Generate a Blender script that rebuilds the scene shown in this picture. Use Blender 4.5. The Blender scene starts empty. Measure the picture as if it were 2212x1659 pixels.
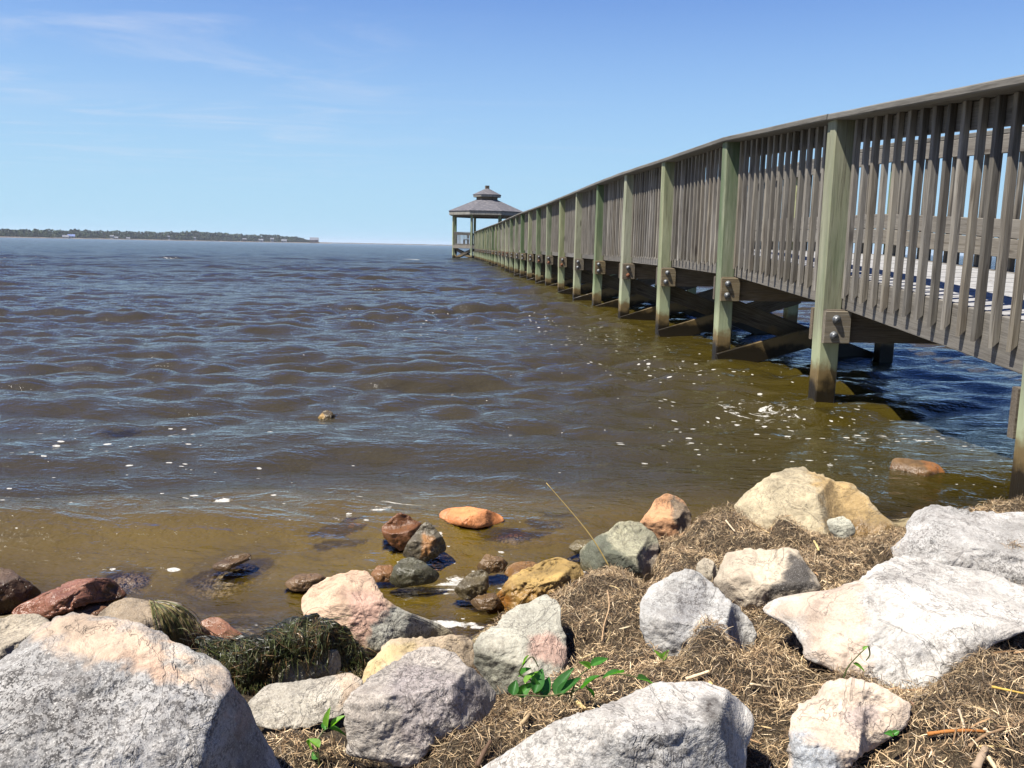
import bpy, math, random
import numpy as np
from mathutils import Vector, Matrix
from mathutils.bvhtree import BVHTree
random.seed(7); RNG = np.random.default_rng(7)
S = bpy.context.scene
COL = S.collection
rad = math.radians

# ------------------------------------------------------------------ camera
FL, CX, CY, CAMH = 1853.0, 1106.0, 829.5, 1.05      # measured on a 2212 x 1659 view of the photograph
def _rx(a): c, s = math.cos(a), math.sin(a); return np.array([[1,0,0],[0,c,-s],[0,s,c]])
def _rz(a): c, s = math.cos(a), math.sin(a); return np.array([[c,-s,0],[s,c,0],[0,0,1]])
RM = _rx(math.pi/2 - rad(9.1)) @ _rz(rad(1.15))
CAM = np.array([0.0, 0.0, CAMH])
cd = bpy.data.cameras.new('camera'); cam = bpy.data.objects.new('camera', cd); COL.objects.link(cam)
cd.sensor_width = 36; cd.lens = FL/2212*36; cd.clip_start = 0.05; cd.clip_end = 20000
cam.matrix_world = Matrix.Translation(Vector(CAM)) @ Matrix(RM.tolist()).to_4x4()
S.camera = cam
def rays(u, v):
    u = np.asarray(u, float); v = np.asarray(v, float)
    d = np.stack([(u-CX)/FL, -(v-CY)/FL, -np.ones_like(u)], -1) @ RM.T
    return d / np.linalg.norm(d, axis=-1, keepdims=True)
def at_z(u, v, z=0.0):
    d = rays(u, v); return CAM + d*((z-CAMH)/d[..., 2:3])
def at_y(u, v, y):
    d = rays(u, v); return CAM + d*(y/d[..., 1:2])

# ------------------------------------------------------------------ noise
def _hash(i, j, k, s):
    n = (i.astype(np.int64)*73856093) ^ (j.astype(np.int64)*19349663) ^ (k.astype(np.int64)*83492791) ^ (s*2654435761)
    n = (n ^ (n >> 13)) * 1274126177 & 0xffffffff
    n = (n ^ (n >> 16)) & 0xffff
    return n/32767.5 - 1.0
def vnoise(P, s=0):
    P = np.asarray(P, float); F = np.floor(P); f = P-F; w = f*f*f*(f*(f*6-15)+10); I = F.astype(np.int64)
    r = 0
    for a in (0,1):
        for b in (0,1):
            for c in (0,1):
                ww = (w[...,0] if a else 1-w[...,0])*(w[...,1] if b else 1-w[...,1])*(w[...,2] if c else 1-w[...,2])
                r = r + ww*_hash(I[...,0]+a, I[...,1]+b, I[...,2]+c, s)
    return r
def fbm(P, o=4, s=0, g=0.5):
    P = np.asarray(P, float); r = 0; a = 1
    for i in range(o):
        r = r + a*vnoise(P*(2.03**i) + i*17.3, s+i); a *= g
    return r
def p3(x, y, z=0): return np.stack([np.asarray(x, float), np.asarray(y, float), np.zeros_like(np.asarray(x, float))+z], -1)

# ------------------------------------------------------------------ node helpers
def mat(name):
    m = bpy.data.materials.new(name); m.use_nodes = True; nt = m.node_tree; nt.nodes.clear()
    out = nt.nodes.new('ShaderNodeOutputMaterial'); return m, nt, out
class N:
    def __init__(s, nt): s.nt = nt
    def n(s, t, **k):
        x = s.nt.nodes.new('ShaderNode'+t)
        for a, b in k.items(): setattr(x, a, b)
        return x
    def l(s, a, b): s.nt.links.new(a, b)
    def put(s, sock, v):
        if isinstance(v, (int, float)): sock.default_value = v
        elif isinstance(v, tuple): sock.default_value = v if len(v) != 3 or len(sock.default_value) == 3 else (*v, 1)
        else: s.l(v, sock)
    def math(s, op, a, b=None, c=None, clamp=False):
        x = s.n('Math', operation=op, use_clamp=clamp); s.put(x.inputs[0], a)
        if b is not None: s.put(x.inputs[1], b)
        if c is not None: s.put(x.inputs[2], c)
        return x.outputs[0]
    def mix(s, f, a, b, mode='MIX'):
        x = s.n('Mix', data_type='RGBA', blend_type=mode); s.put(x.inputs[0], f); s.put(x.inputs[6], a); s.put(x.inputs[7], b); return x.outputs[2]
    def ramp(s, f, a, b, ta=0.0, tb=1.0):
        x = s.n('MapRange', interpolation_type='SMOOTHSTEP'); s.put(x.inputs[0], f); x.inputs[1].default_value = a; x.inputs[2].default_value = b
        x.inputs[3].default_value = ta; x.inputs[4].default_value = tb; return x.outputs[0]
    def noise(s, vec, scale, detail=4, rough=0.55, dist=0.0):
        x = s.n('TexNoise'); s.put(x.inputs['Vector'], vec); x.inputs['Scale'].default_value = scale
        x.inputs['Detail'].default_value = detail; x.inputs['Roughness'].default_value = rough; x.inputs['Distortion'].default_value = dist; return x.outputs['Fac']
    def mapping(s, vec, scale=(1,1,1), loc=(0,0,0)):
        x = s.n('Mapping'); s.put(x.inputs[0], vec); x.inputs['Scale'].default_value = scale
        s.put(x.inputs['Location'], loc); return x.outputs[0]
    def attr(s, name): return s.n('Attribute', attribute_name=name)
    def bump(s, h, strength, dist=0.01):
        x = s.n('Bump'); s.put(x.inputs['Height'], h); x.inputs['Strength'].default_value = strength; x.inputs['Distance'].default_value = dist; return x.outputs[0]
    def bsdf(s, col, rough=0.8, normal=None, spec=0.4, k=0.57):
        col = s.mix(1.0, col, (k,k,k,1), 'MULTIPLY')
        x = s.n('BsdfPrincipled'); s.put(x.inputs['Base Color'], col); s.put(x.inputs['Roughness'], rough); x.inputs['Specular IOR Level'].default_value = spec
        if normal is not None: s.l(normal, x.inputs['Normal'])
        return x

def wood_mat(name, c1, c2, dark=(0.03,0.022,0.015), green=None, algae=False, tide=False, vary=0.35, rough=0.85):
    m, nt, out = mat(name); q = N(nt)
    tc = q.n('TexCoord').outputs['Object']; oi = q.n('ObjectInfo').outputs['Random']; pos = q.n('NewGeometry').outputs['Position']
    off = q.n('CombineXYZ'); q.put(off.inputs[0], q.math('MULTIPLY', oi, 37.0)); q.put(off.inputs[1], q.math('MULTIPLY', oi, 11.0)); q.put(off.inputs[2], q.math('MULTIPLY', oi, 5.0))
    v = q.mapping(tc, (1,1,1), off.outputs[0])
    grain = q.noise(q.mapping(v, (55,55,2.2)), 1.0, 5, 0.65, 0.6)
    broad = q.noise(q.mapping(v, (9,9,1.1)), 1.0, 3, 0.6, 0.8)
    fine = q.noise(q.mapping(v, (220,220,7)), 1.0, 2, 0.6)
    c = q.mix(q.ramp(broad, 0.3, 0.7), c1, c2)
    c = q.mix(q.math('MULTIPLY', q.ramp(grain, 0.5, 0.72), 0.75), c, dark)
    c = q.mix(q.math('MULTIPLY', q.ramp(fine, 0.35, 0.75), 0.25), c, (0.45,0.42,0.36))
    knot = q.n('TexVoronoi'); q.put(knot.inputs['Vector'], q.mapping(v, (7,7,1.7))); knot.inputs['Scale'].default_value = 1
    c = q.mix(q.math('MULTIPLY', q.ramp(knot.outputs['Distance'], 0.16, 0.05), 0.75), c, dark)
    br = q.math('ADD', q.math('MULTIPLY', oi, vary), 1-vary/2)
    hs = q.n('HueSaturation'); q.put(hs.inputs['Color'], c); q.put(hs.inputs['Value'], br); q.put(hs.inputs['Saturation'], q.math('ADD', q.math('MULTIPLY', q.math('FRACT', q.math('MULTIPLY', oi, 7.3)), 0.5), 0.75)); c = hs.outputs[0]
    if green:
        gn = q.noise(q.mapping(v, (6,6,1.0)), 1.0, 4, 0.6)
        gf = q.math('MULTIPLY', q.ramp(q.math('ADD', gn, q.math('MULTIPLY', q.math('FRACT', q.math('MULTIPLY', oi, 3.7)), 0.45)), 0.50, 0.98), 0.9)
        c = q.mix(gf, c, green)
    if tide:
        z = q.n('SeparateXYZ'); q.l(pos, z.inputs[0]); zz = q.math('ADD', z.outputs[2], q.math('MULTIPLY', q.math('SUBTRACT', q.noise(v, 9, 4), 0.5), 0.22))
        c = q.mix(q.math('MULTIPLY', q.ramp(zz, 0.60, 0.36), 0.6 if green else 0.0), c, (0.46,0.52,0.30))
        c = q.mix(q.ramp(zz, 0.33, 0.22), c, (0.19,0.13,0.05))
        c = q.mix(q.ramp(zz, 0.21, 0.11), c, (0.022,0.016,0.008))
        rough = q.ramp(zz, 0.14, 0.26, 0.3, 0.85)
    b = q.bsdf(c, rough, q.bump(q.math('ADD', grain, q.math('MULTIPLY', fine, 0.4)), 0.55, 0.004), 0.3)
    q.l(b.outputs[0], out.inputs[0]); return m

M = {}
M['post'] = wood_mat('weathered treated post timber', (0.44,0.45,0.28), (0.29,0.30,0.17), (0.09,0.075,0.04), green=(0.085,0.145,0.06), tide=True, vary=0.3)
M['cap'] = wood_mat('silver grey handrail timber', (0.20,0.185,0.155), (0.13,0.12,0.10), (0.05,0.04,0.03))
M['baluster'] = wood_mat('grey brown baluster timber', (0.27,0.245,0.20), (0.13,0.11,0.085), (0.035,0.025,0.018), vary=0.75)
M['board'] = wood_mat('grey board timber', (0.22,0.20,0.17), (0.15,0.135,0.115), (0.07,0.055,0.04), vary=0.3)
M['deck'] = wood_mat('pale grey deck timber', (0.44,0.44,0.44), (0.36,0.36,0.36), (0.15,0.13,0.11), vary=0.1)
M['beam'] = wood_mat('brown beam timber', (0.15,0.11,0.065), (0.10,0.07,0.04), (0.04,0.028,0.015), vary=0.3)
M['block'] = wood_mat('brown end block timber', (0.23,0.185,0.11), (0.15,0.11,0.06), (0.05,0.035,0.02), vary=0.3)
M['brace'] = wood_mat('wet brace timber darkened for shade', (0.10,0.075,0.04), (0.055,0.04,0.02), (0.02,0.014,0.008), tide=True, vary=0.3)  # wet timber, its colour darkened further for the shade under the deck
M['fascia'] = wood_mat('faded grey fascia timber', (0.34,0.33,0.30), (0.22,0.21,0.18), (0.06,0.05,0.04), vary=0.3)

def simple_mat(name, col, rough=0.7, metal=0.0, var=0.3, scale=30, spec=0.4):
    m, nt, out = mat(name); q = N(nt); tc = q.n('TexCoord').outputs['Object']
    nz = q.noise(tc, scale, 4)
    c = q.mix(q.ramp(nz, 0.3, 0.7), tuple(x*(1-var) for x in col), tuple(min(1, x*(1+var)) for x in col))
    b = q.bsdf(c, rough, q.bump(nz, 0.3, 0.002), spec); b.inputs['Metallic'].default_value = metal
    q.l(b.outputs[0], out.inputs[0]); return m
M['bolt'] = simple_mat('galvanised bolt metal', (0.22,0.23,0.24), 0.5, 0.7, 0.4, 60)
M['rust'] = simple_mat('rusty bolt metal', (0.24,0.09,0.04), 0.8, 0.2, 0.5, 60)
M['marsh'] = simple_mat('brown marsh bank', (0.12,0.10,0.075), 0.95, 0, 0.3, 0.05)
M['shore'] = simple_mat('pale beach sand', (0.20,0.16,0.12), 0.95, 0, 0.3, 0.05)
M['wall'] = simple_mat('white house wall', (0.42,0.42,0.41), 0.8, 0, 0.05, 0.3)
M['wallb'] = simple_mat('brown house wall', (0.22,0.15,0.12), 0.8, 0, 0.05, 0.3)
M['roofg'] = simple_mat('grey house roof', (0.18,0.19,0.22), 0.9, 0, 0.2, 0.3)
M['roofb'] = simple_mat('blue house roof', (0.14,0.20,0.42), 0.8, 0, 0.2, 0.3)
M['glass'] = simple_mat('dark window glass', (0.03,0.04,0.05), 0.2, 0, 0.1, 0.3)

def shingle_mat():
    m, nt, out = mat('weathered grey roof shingles'); q = N(nt); tc = q.n('TexCoord').outputs['Object']
    n1 = q.noise(tc, 6, 5, 0.7); z = q.n('SeparateXYZ'); q.l(tc, z.inputs[0])
    row = q.math('FRACT', q.math('MULTIPLY', z.outputs[2], 9.0))
    n2 = q.noise(q.mapping(tc, (4,4,20)), 1.0, 2)
    c = q.mix(q.ramp(n1, 0.3, 0.7), (0.10,0.10,0.115), (0.17,0.165,0.18))
    c = q.mix(q.math('MULTIPLY', q.ramp(row, 0.75, 1.0), 0.5), c, (0.06,0.06,0.065))
    c = q.mix(q.math('MULTIPLY', q.ramp(n2, 0.45, 0.7), 0.5), c, (0.28,0.26,0.26))
    b = q.bsdf(c, 0.95, q.bump(row, 0.4, 0.02), 0.2); q.l(b.outputs[0], out.inputs[0]); return m
M['shingle'] = shingle_mat()

def rock_mat():
    m, nt, out = mat('granite'); q = N(nt)
    tc = q.n('TexCoord').outputs['Object']; pos = q.n('NewGeometry').outputs['Position']
    col = q.attr('col').outputs['Color']; prm = q.attr('prm'); sp = q.n('SeparateColor'); q.l(prm.outputs['Color'], sp.inputs[0])
    spk, wet, grain = sp.outputs[0], sp.outputs[1], sp.outputs[2]
    a = q.noise(tc, 260, 3, 0.75); b_ = q.noise(q.mapping(tc, (1,1,1), (5,3,1)), 95, 3, 0.7); c_ = q.noise(tc, 22, 5, 0.7, 0.7); e = q.noise(tc, 420, 2, 0.6)
    dark = q.math('MULTIPLY', q.ramp(q.math('ADD', a, q.math('MULTIPLY', q.math('SUBTRACT', b_, 0.5), 0.9)), 0.48, 0.58), q.math('MULTIPLY', spk, q.ramp(q.noise(tc, 7, 4, 0.6, 0.6), 0.36, 0.62, 0.35, 1.0)))
    c = q.mix(dark, col, (0.075,0.073,0.072))
    c = q.mix(q.math('MULTIPLY', q.ramp(e, 0.55, 0.72), q.math('MULTIPLY', spk, 0.6)), c, (0.82,0.80,0.78))
    c = q.mix(q.math('MULTIPLY', q.ramp(c_, 0.48, 0.66), 0.5), c, q.mix(1.0, c, (0.50,0.47,0.46), 'MULTIPLY'))
    vn = q.noise(tc, 4.5, 5, 0.6, 0.9); crack = q.ramp(q.math('ABSOLUTE', q.math('SUBTRACT', vn, 0.5)), 0.006, 0.001)
    c = q.mix(q.math('MULTIPLY', crack, 0.35), c, (0.07,0.06,0.055))
    c = q.mix(q.math('MULTIPLY', q.ramp(b_, 0.3, 0.62), 0.25), c, q.mix(1.0, c, (1.35,1.25,1.15), 'MULTIPLY'))
    z = q.n('SeparateXYZ'); q.l(pos, z.inputs[0]); zz = q.math('ADD', z.outputs[2], q.math('MULTIPLY', q.math('SUBTRACT', q.noise(tc, 14, 4), 0.5), 0.10))
    w = q.math('MAXIMUM', wet, q.ramp(zz, 0.075, 0.035))
    c = q.mix(w, c, q.mix(1.0, c, (0.66,0.58,0.47), 'MULTIPLY'))
    h = q.math('ADD', q.math('SUBTRACT', c_, q.math('MULTIPLY', crack, 0.35)), q.math('ADD', q.math('MULTIPLY', b_, 0.35), q.math('MULTIPLY', a, 0.12)))
    c = q.mix(1.0, c, (1.015,1.0,0.96,1), 'MULTIPLY')
    r = q.math('SUBTRACT', 0.92, q.math('MULTIPLY', w, 0.68))
    bs = q.bsdf(c, r, q.bump(h, 0.6, 0.012), 0.3, 0.545)
    q.l(bs.outputs[0], out.inputs[0]); return m
M['rock'] = rock_mat()

def blade_mat(name, rough=0.75, trans=0.0, spec=0.25):
    m, nt, out = mat(name); q = N(nt); col = q.attr('col').outputs['Color']
    b = q.bsdf(col, rough, None, spec, 0.72)
    if trans:
        t = q.n('BsdfTranslucent'); q.l(q.mix(1.0, col, (1.5,1.9,0.5), 'MULTIPLY'), t.inputs[0]); mx = q.n('MixShader'); mx.inputs[0].default_value = trans
        q.l(b.outputs[0], mx.inputs[1]); q.l(t.outputs[0], mx.inputs[2]); q.l(mx.outputs[0], out.inputs[0])
    else: q.l(b.outputs[0], out.inputs[0])
    return m
M['straw'] = blade_mat('dry wrack straw', 0.8); M['weed'] = blade_mat('wet eelgrass', 0.45, 0, 0.35); M['leaf'] = blade_mat('green leaf', 0.45, 0.35, 0.4); M['tree'] = blade_mat('far tree foliage', 0.9)

def ground_mat():
    m, nt, out = mat('beach ground'); q = N(nt); pos = q.n('NewGeometry').outputs['Position']
    z = q.n('SeparateXYZ'); q.l(pos, z.inputs[0]); n1 = q.noise(pos, 45, 5, 0.7); n2 = q.noise(pos, 6, 4); n3 = q.noise(pos, 260, 2, 0.7)
    dry = q.mix(q.ramp(n1, 0.35, 0.7), (0.04,0.027,0.015), (0.16,0.115,0.07)); dry = q.mix(q.math('MULTIPLY', q.ramp(n3, 0.5, 0.7), 0.5), dry, (0.42,0.33,0.2))
    n4 = q.noise(pos, 13, 4, 0.65); sub = q.mix(q.ramp(q.math('ADD', q.math('MULTIPLY', n2, 0.5), q.math('MULTIPLY', n4, 0.5)), 0.42, 0.58), (0.11,0.08,0.035), (0.60,0.48,0.27))
    c = q.mix(q.ramp(z.outputs[2], -0.01, 0.05), sub, dry)
    b = q.bsdf(c, 0.95, q.bump(q.math('ADD', n1, n3), 1.0, 0.012), 0.2); q.l(b.outputs[0], out.inputs[0]); return m
M['ground'] = ground_mat()

def water_mat():
    m, nt, out = mat('murky bay water'); q = N(nt); pos = q.n('NewGeometry').outputs['Position']
    at = q.attr('wat'); sp = q.n('SeparateColor'); q.l(at.outputs['Color'], sp.inputs[0]); dep, foam, calm = sp.outputs[0], sp.outputs[1], sp.outputs[2]
    xy = q.mapping(pos, (0.30,1.0,1.0))
    a = q.noise(xy, 5.0, 4, 0.55, 0.25); b_ = q.noise(q.mapping(pos, (0.45,1,1), (3,7,0)), 17, 4, 0.6, 0.2); g = q.noise(q.mapping(pos, (0.36,1,1), (9,2,0)), 1.9, 5, 0.6, 0.2); k = q.noise(pos, 60, 2, 0.5)
    cam_d = q.n('VectorMath', operation='LENGTH'); q.l(pos, cam_d.inputs[0]); cdist = cam_d.outputs['Value']
    far = q.ramp(cdist, 5.0, 60.0)
    h = q.math('ADD', q.math('MULTIPLY', a, 0.030), q.math('ADD', q.math('MULTIPLY', b_, 0.0175), q.math('MULTIPLY', k, 0.0030)))
    h = q.math('MULTIPLY', h, q.math('ADD', 1.0, q.math('MULTIPLY', calm, 0.25)))
    h = q.math('ADD', h, q.math('MULTIPLY', g, q.math('MULTIPLY', far, 0.19)))
    bp = q.n('Bump'); q.l(h, bp.inputs['Height']); bp.inputs['Strength'].default_value = 1.0; bp.inputs['Distance'].default_value = 1.0; nrm = bp.outputs[0]
    murk = q.mix(q.ramp(g, 0.3, 0.7), (0.070,0.046,0.004), (0.100,0.066,0.007))
    murk = q.mix(q.ramp(cdist, 3.0, 3.9), murk, (0.032,0.024,0.0038)); murk = q.mix(q.ramp(cdist, 12.0, 80.0), murk, (0.020,0.021,0.011))
    df = q.n('BsdfDiffuse'); q.put(df.inputs[0], murk); q.l(nrm, df.inputs['Normal'])
    tr = q.n('BsdfTransparent'); q.put(tr.inputs[0], q.mix(q.ramp(dep, 0.0, 0.8), (1,1,1,1), (0.90,0.76,0.48,1)))
    m1 = q.n('MixShader'); q.l(dep, m1.inputs[0]); q.l(tr.outputs[0], m1.inputs[1]); q.l(df.outputs[0], m1.inputs[2])
    gl = q.n('BsdfGlossy'); q.put(gl.inputs['Roughness'], q.math('ADD', 0.022, q.math('MULTIPLY', far, 0.15))); q.l(nrm, gl.inputs['Normal'])
    fr = q.n('Fresnel'); fr.inputs[0].default_value = 2.0; q.l(nrm, fr.inputs['Normal'])
    m2 = q.n('MixShader'); q.l(fr.outputs[0], m2.inputs[0]); q.l(m1.outputs[0], m2.inputs[1]); q.l(gl.outputs[0], m2.inputs[2])
    # foam: floating spots and torn streaks
    vo = q.n('TexVoronoi', voronoi_dimensions='2D'); q.put(vo.inputs['Vector'], q.mapping(pos, (0.6,1,1))); vo.inputs['Scale'].default_value = 20
    rc = q.n('SeparateColor'); q.l(vo.outputs['Color'], rc.inputs[0])
    edge = q.math('ADD', vo.outputs['Distance'], q.math('MULTIPLY', q.math('SUBTRACT', q.noise(pos, 70, 2), 0.5), 0.16))
    radc = q.math('MULTIPLY', q.math('MULTIPLY', q.math('POWER', rc.outputs[0], 1.8), 0.25), q.ramp(q.math('ADD', rc.outputs[1], q.math('MULTIPLY', foam, 0.8)), 0.97, 1.10))
    spot = q.ramp(q.math('SUBTRACT', radc, edge), -0.01, 0.03)
    st = q.noise(q.mapping(pos, (0.8,1.6,1)), 7, 6, 0.75, 1.6)
    streak = q.ramp(q.math('ADD', st, q.math('MULTIPLY', q.math('SUBTRACT', foam, 0.75), 0.42)), 0.585, 0.65)
    near = q.math('SUBTRACT', 1.0, q.ramp(cdist, 9.0, 22.0))
    fo = q.math('MAXIMUM', q.math('MULTIPLY', spot, q.math('MULTIPLY', near, 0.9)), q.math('MULTIPLY', q.math('MULTIPLY', streak, q.ramp(cdist, 8.5, 6.0)), q.ramp(foam, 0.3, 0.7)))
    fo = q.math('MULTIPLY', fo, q.ramp(q.noise(pos, 150, 3, 0.7), 0.30, 0.55, 0.25, 0.85))
    # small distant whitecaps
    wc = q.noise(q.mapping(pos, (0.35,1.3,1)), 1.0, 3, 0.6, 0.5)
    fo = q.math('MAXIMUM', fo, q.math('MULTIPLY', q.ramp(wc, 0.74, 0.77), q.math('MULTIPLY', q.ramp(cdist, 25.0, 70.0), 0.55)))
    fd = q.n('BsdfDiffuse'); q.put(fd.inputs[0], (0.42,0.41,0.38,1))
    m3 = q.n('MixShader'); q.l(fo, m3.inputs[0]); q.l(m2.outputs[0], m3.inputs[1]); q.l(fd.outputs[0], m3.inputs[2])
    q.l(m3.outputs[0], out.inputs[0]); return m
M['water'] = water_mat()

# ------------------------------------------------------------------ object helpers
MW = {}
def tag(o, label=None, cat=None, group=None, kind=None):
    if label: o['label'] = label
    if cat: o['category'] = cat
    if group: o['group'] = group
    if kind: o['kind'] = kind
    return o
def link(name, data, mw=None, parent=None):
    o = bpy.data.objects.new(name, data); COL.objects.link(o)
    mw = mw or Matrix.Identity(4); MW[o.name] = mw
    if parent is not None:
        o.parent = parent; o.matrix_local = MW[parent.name].inverted() @ mw
    else: o.matrix_world = mw
    return o
def empty(name, loc): return link(name, None, Matrix.Translation(Vector(loc)))
def mesh(name, V, F, material, attrs=None, smooth=False):
    V = np.asarray(V, np.float32).reshape(-1, 3); me = bpy.data.meshes.new(name)
    if isinstance(F, np.ndarray):
        nf, k = F.shape; me.vertices.add(len(V)); me.vertices.foreach_set('co', V.ravel()); me.loops.add(nf*k); me.polygons.add(nf)
        me.loops.foreach_set('vertex_index', F.astype(np.int32).ravel()); me.polygons.foreach_set('loop_start', np.arange(0, nf*k, k, dtype=np.int32))
        me.polygons.foreach_set('loop_total', np.full(nf, k, np.int32)); me.update(calc_edges=True)
    else: me.from_pydata(V.tolist(), [], F); me.update()
    me.polygons.foreach_set('use_smooth', np.full(len(me.polygons), smooth)); me.materials.append(material)
    for k_, a in (attrs or {}).items():
        a = np.asarray(a, np.float32)
        if a.shape[1] == 3: a = np.concatenate([a, np.ones((len(a), 1), np.float32)], 1)
        at = me.attributes.new(k_, 'FLOAT_COLOR', 'POINT'); at.data.foreach_set('color', a.ravel())
    return me
def frame(A, B, up):
    A, B = Vector(A), Vector(B); z = (B-A); L = z.length; z.normalize(); x = Vector(up).cross(z); x.normalize(); y = z.cross(x)
    m = Matrix((x, y, z)).transposed().to_4x4(); m.translation = A; return m, L
def prism_data(wx, wy, L, ch=0.004, cut=0.0, seg=1, wob=0.0, rnd=None):
    hx, hy = wx/2, wy/2; c = min(ch, hx*0.4, hy*0.4)
    pr = [(-hx+c,-hy),(hx-c,-hy),(hx,-hy+c),(hx,hy-c),(hx-c,hy),(-hx+c,hy),(-hx,hy-c),(-hx,-hy+c)]
    V, F = [], []
    for i in range(seg+1):
        z = L*i/seg; dx = (rnd.uniform(-wob, wob) if rnd and 0 < i < seg else 0); dy = (rnd.uniform(-wob, wob) if rnd and 0 < i < seg else 0)
        for (x, y) in pr: V.append((x+dx, y+dy, z + (cut*(y+hy)/(2*hy) if i == 0 else 0)))
    for i in range(seg):
        for j in range(8): F.append((i*8+j, i*8+(j+1) % 8, (i+1)*8+(j+1) % 8, (i+1)*8+j))
    F.append(tuple(range(7, -1, -1))); F.append(tuple(range(seg*8, seg*8+8)))
    return V, F
def beam(name, A, B, wx, wy, material, parent=None, up=(0,0,1), ch=0.004, cut=0.0, seg=1, wob=0.0):
    """timber from A to B: grain along local Z, wy measured along 'up', wx across"""
    m, L = frame(A, B, up)
    V, F = prism_data(wx, wy, L, ch, cut, seg, wob, random if wob else None)
    return link(name, mesh(name, V, F, material), m, parent)
def multi(parts):
    V, F = [], []
    for v, f, m in parts:
        n = len(V); V += [tuple(m @ Vector(p)) for p in v]; F += [tuple(i+n for i in q_) for q_ in f]
    return V, F
# ------------------------------------------------------------------ world, sun
SUN_EL, SUN_AZ = 62.0, 242.0      # azimuth clockwise from +Y: the sun stands to the left, a little behind the camera
W = bpy.data.worlds.new('World'); S.world = W; W.use_nodes = True
q = N(W.node_tree); bg = W.node_tree.nodes['Background']
sky = q.n('TexSky', sky_type='NISHITA'); sky.sun_disc = False; sky.sun_elevation = rad(SUN_EL); sky.sun_rotation = rad(SUN_AZ)
sky.air_density = 1.0; sky.dust_density = 0.2; sky.ozone_density = 2.6; sky.altitude = 0
tcg = q.n('TexCoord').outputs['Generated']; sz = q.n('SeparateXYZ'); q.l(tcg, sz.inputs[0])
zc = q.math('MAXIMUM', sz.outputs[2], 0.03); pl = q.n('CombineXYZ')
q.put(pl.inputs[0], q.math('DIVIDE', sz.outputs[0], zc)); q.put(pl.inputs[1], q.math('DIVIDE', sz.outputs[1], zc))
ci = q.noise(q.mapping(pl.outputs[0], (0.55,0.9,1), (1.3,0.4,0)), 1.0, 7, 0.62, 1.1)
ci2 = q.noise(q.mapping(pl.outputs[0], (0.10,0.5,1), (4,1,0)), 1.0, 5, 0.6, 0.5)
left = q.ramp(sz.outputs[0], 0.02, -0.30)
cl = q.math('MULTIPLY', q.math('MULTIPLY', q.ramp(ci, 0.45, 0.78), left), 0.5)
cl = q.math('MAXIMUM', cl, q.math('MULTIPLY', q.ramp(ci2, 0.52, 0.8), 0.22))
cl = q.math('MULTIPLY', cl, q.ramp(sz.outputs[2], 0.03, 0.14))
tint = q.mix(1.0, sky.outputs[0], (0.345,0.60,1.20,1), 'MULTIPLY')
tint = q.mix(q.ramp(sz.outputs[2], 0.42, -0.03), tint, (3.7,5.8,7.3,1))
q.l(q.mix(cl, tint, (5.7,6.2,7.3,1)), bg.inputs[0]); bg.inputs[1].default_value = 0.05
sl = bpy.data.lights.new('sun', 'SUN'); sl.energy = 5.0; sl.angle = rad(0.5); sl.color = (1.0,0.945,0.85)
sun = bpy.data.objects.new('sun', sl); COL.objects.link(sun)
sd = Vector((math.sin(rad(SUN_AZ))*math.cos(rad(SUN_EL)), math.cos(rad(SUN_AZ))*math.cos(rad(SUN_EL)), math.sin(rad(SUN_EL))))
sun.rotation_euler = sd.to_track_quat('Z', 'Y').to_euler(); sun.location = sd*50
S.view_settings.view_transform = 'Standard'; S.view_settings.look = 'None'; S.view_settings.exposure = 1.32; S.view_settings.gamma = 1.0
S.cycles.use_denoising = True; S.cycles.max_bounces = 8; S.cycles.transparent_max_bounces = 16; S.cycles.sample_clamp_indirect = 6; S.cycles.sample_clamp_direct = 6

# ------------------------------------------------------------------ ground
shx = np.array([-30,-6,-1.4,-0.9,-0.48,-0.12,0.05,0.29,0.67,1.52,2.2,4,30]); shy = np.array([3.5,2.7,2.27,2.16,2.08,2.12,2.35,2.75,2.95,3.27,3.55,4.0,8])
def zbase(x, y):
    s = np.interp(x, shx, shy) - y
    land = 0.40*(1-np.exp(-np.maximum(s, 0)/1.25)); sea = -0.9*(1-np.exp(-np.maximum(-s, 0)/3.2))
    return land + sea - 0.01
MOUNDS = [((1270,1240),.215,.20),((1290,1320),.22,.17),((1200,1350),.16,.12),((1560,1105),.20,.20),((1480,1190),.17,.16),((1640,1150),.19,.20),((1720,1190),.21,.2),
  ((1820,1235),.21,.17),((1660,1130),.22,.12),((1540,1345),.335,.10),((1550,1420),.31,.12),((1480,1360),.18,.1),((1720,1330),.24,.14),((2150,1440),.40,.22),((2050,1530),.38,.2),
  ((1300,1500),.27,.15),((1450,1470),.28,.16),((1650,1460),.29,.15),((640,1580),.27,.12),((1150,1560),.29,.12),((1850,1145),.12,.1),((1960,1160),.14,.12),((2205,1085),.1,.1),((1000,1600),.30,.1)]
MND = []
for (u, v), zt, sg in MOUNDS:
    P = at_z(np.array(u), np.array(v), zt); MND.append((P[0], P[1], zt - float(zbase(P[0], P[1])), sg))
def ground(x, y, fine=True):
    b = zbase(x, y); h = np.zeros_like(b)
    for mx, my, a, sg in MND:
        h = np.maximum(h, a*np.exp(-((x-mx)**2+(y-my)**2)/sg**2))
    z = b + h
    if fine:
        near = np.clip((12-np.hypot(x, y))/6, 0, 1)
        lum = fbm(p3(x*5, y*5), 3, 3)*0.026 + fbm(p3(x*17, y*17), 3, 9)*0.013
        z = z + near*lum*np.clip((z+0.1)*8, 0.3, 1)
    return z
def spaced(lo, hi, dlo, dhi, d, n):
    mid = np.arange(dlo, dhi, d); k = np.arange(1, n+1)
    a = dlo - d*k - (dlo-lo-d*n)*(k/n)**5; b = mid[-1] + d*k + (hi-mid[-1]-d*n)*(k/n)**5
    return np.concatenate([a[::-1], mid, b])
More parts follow.
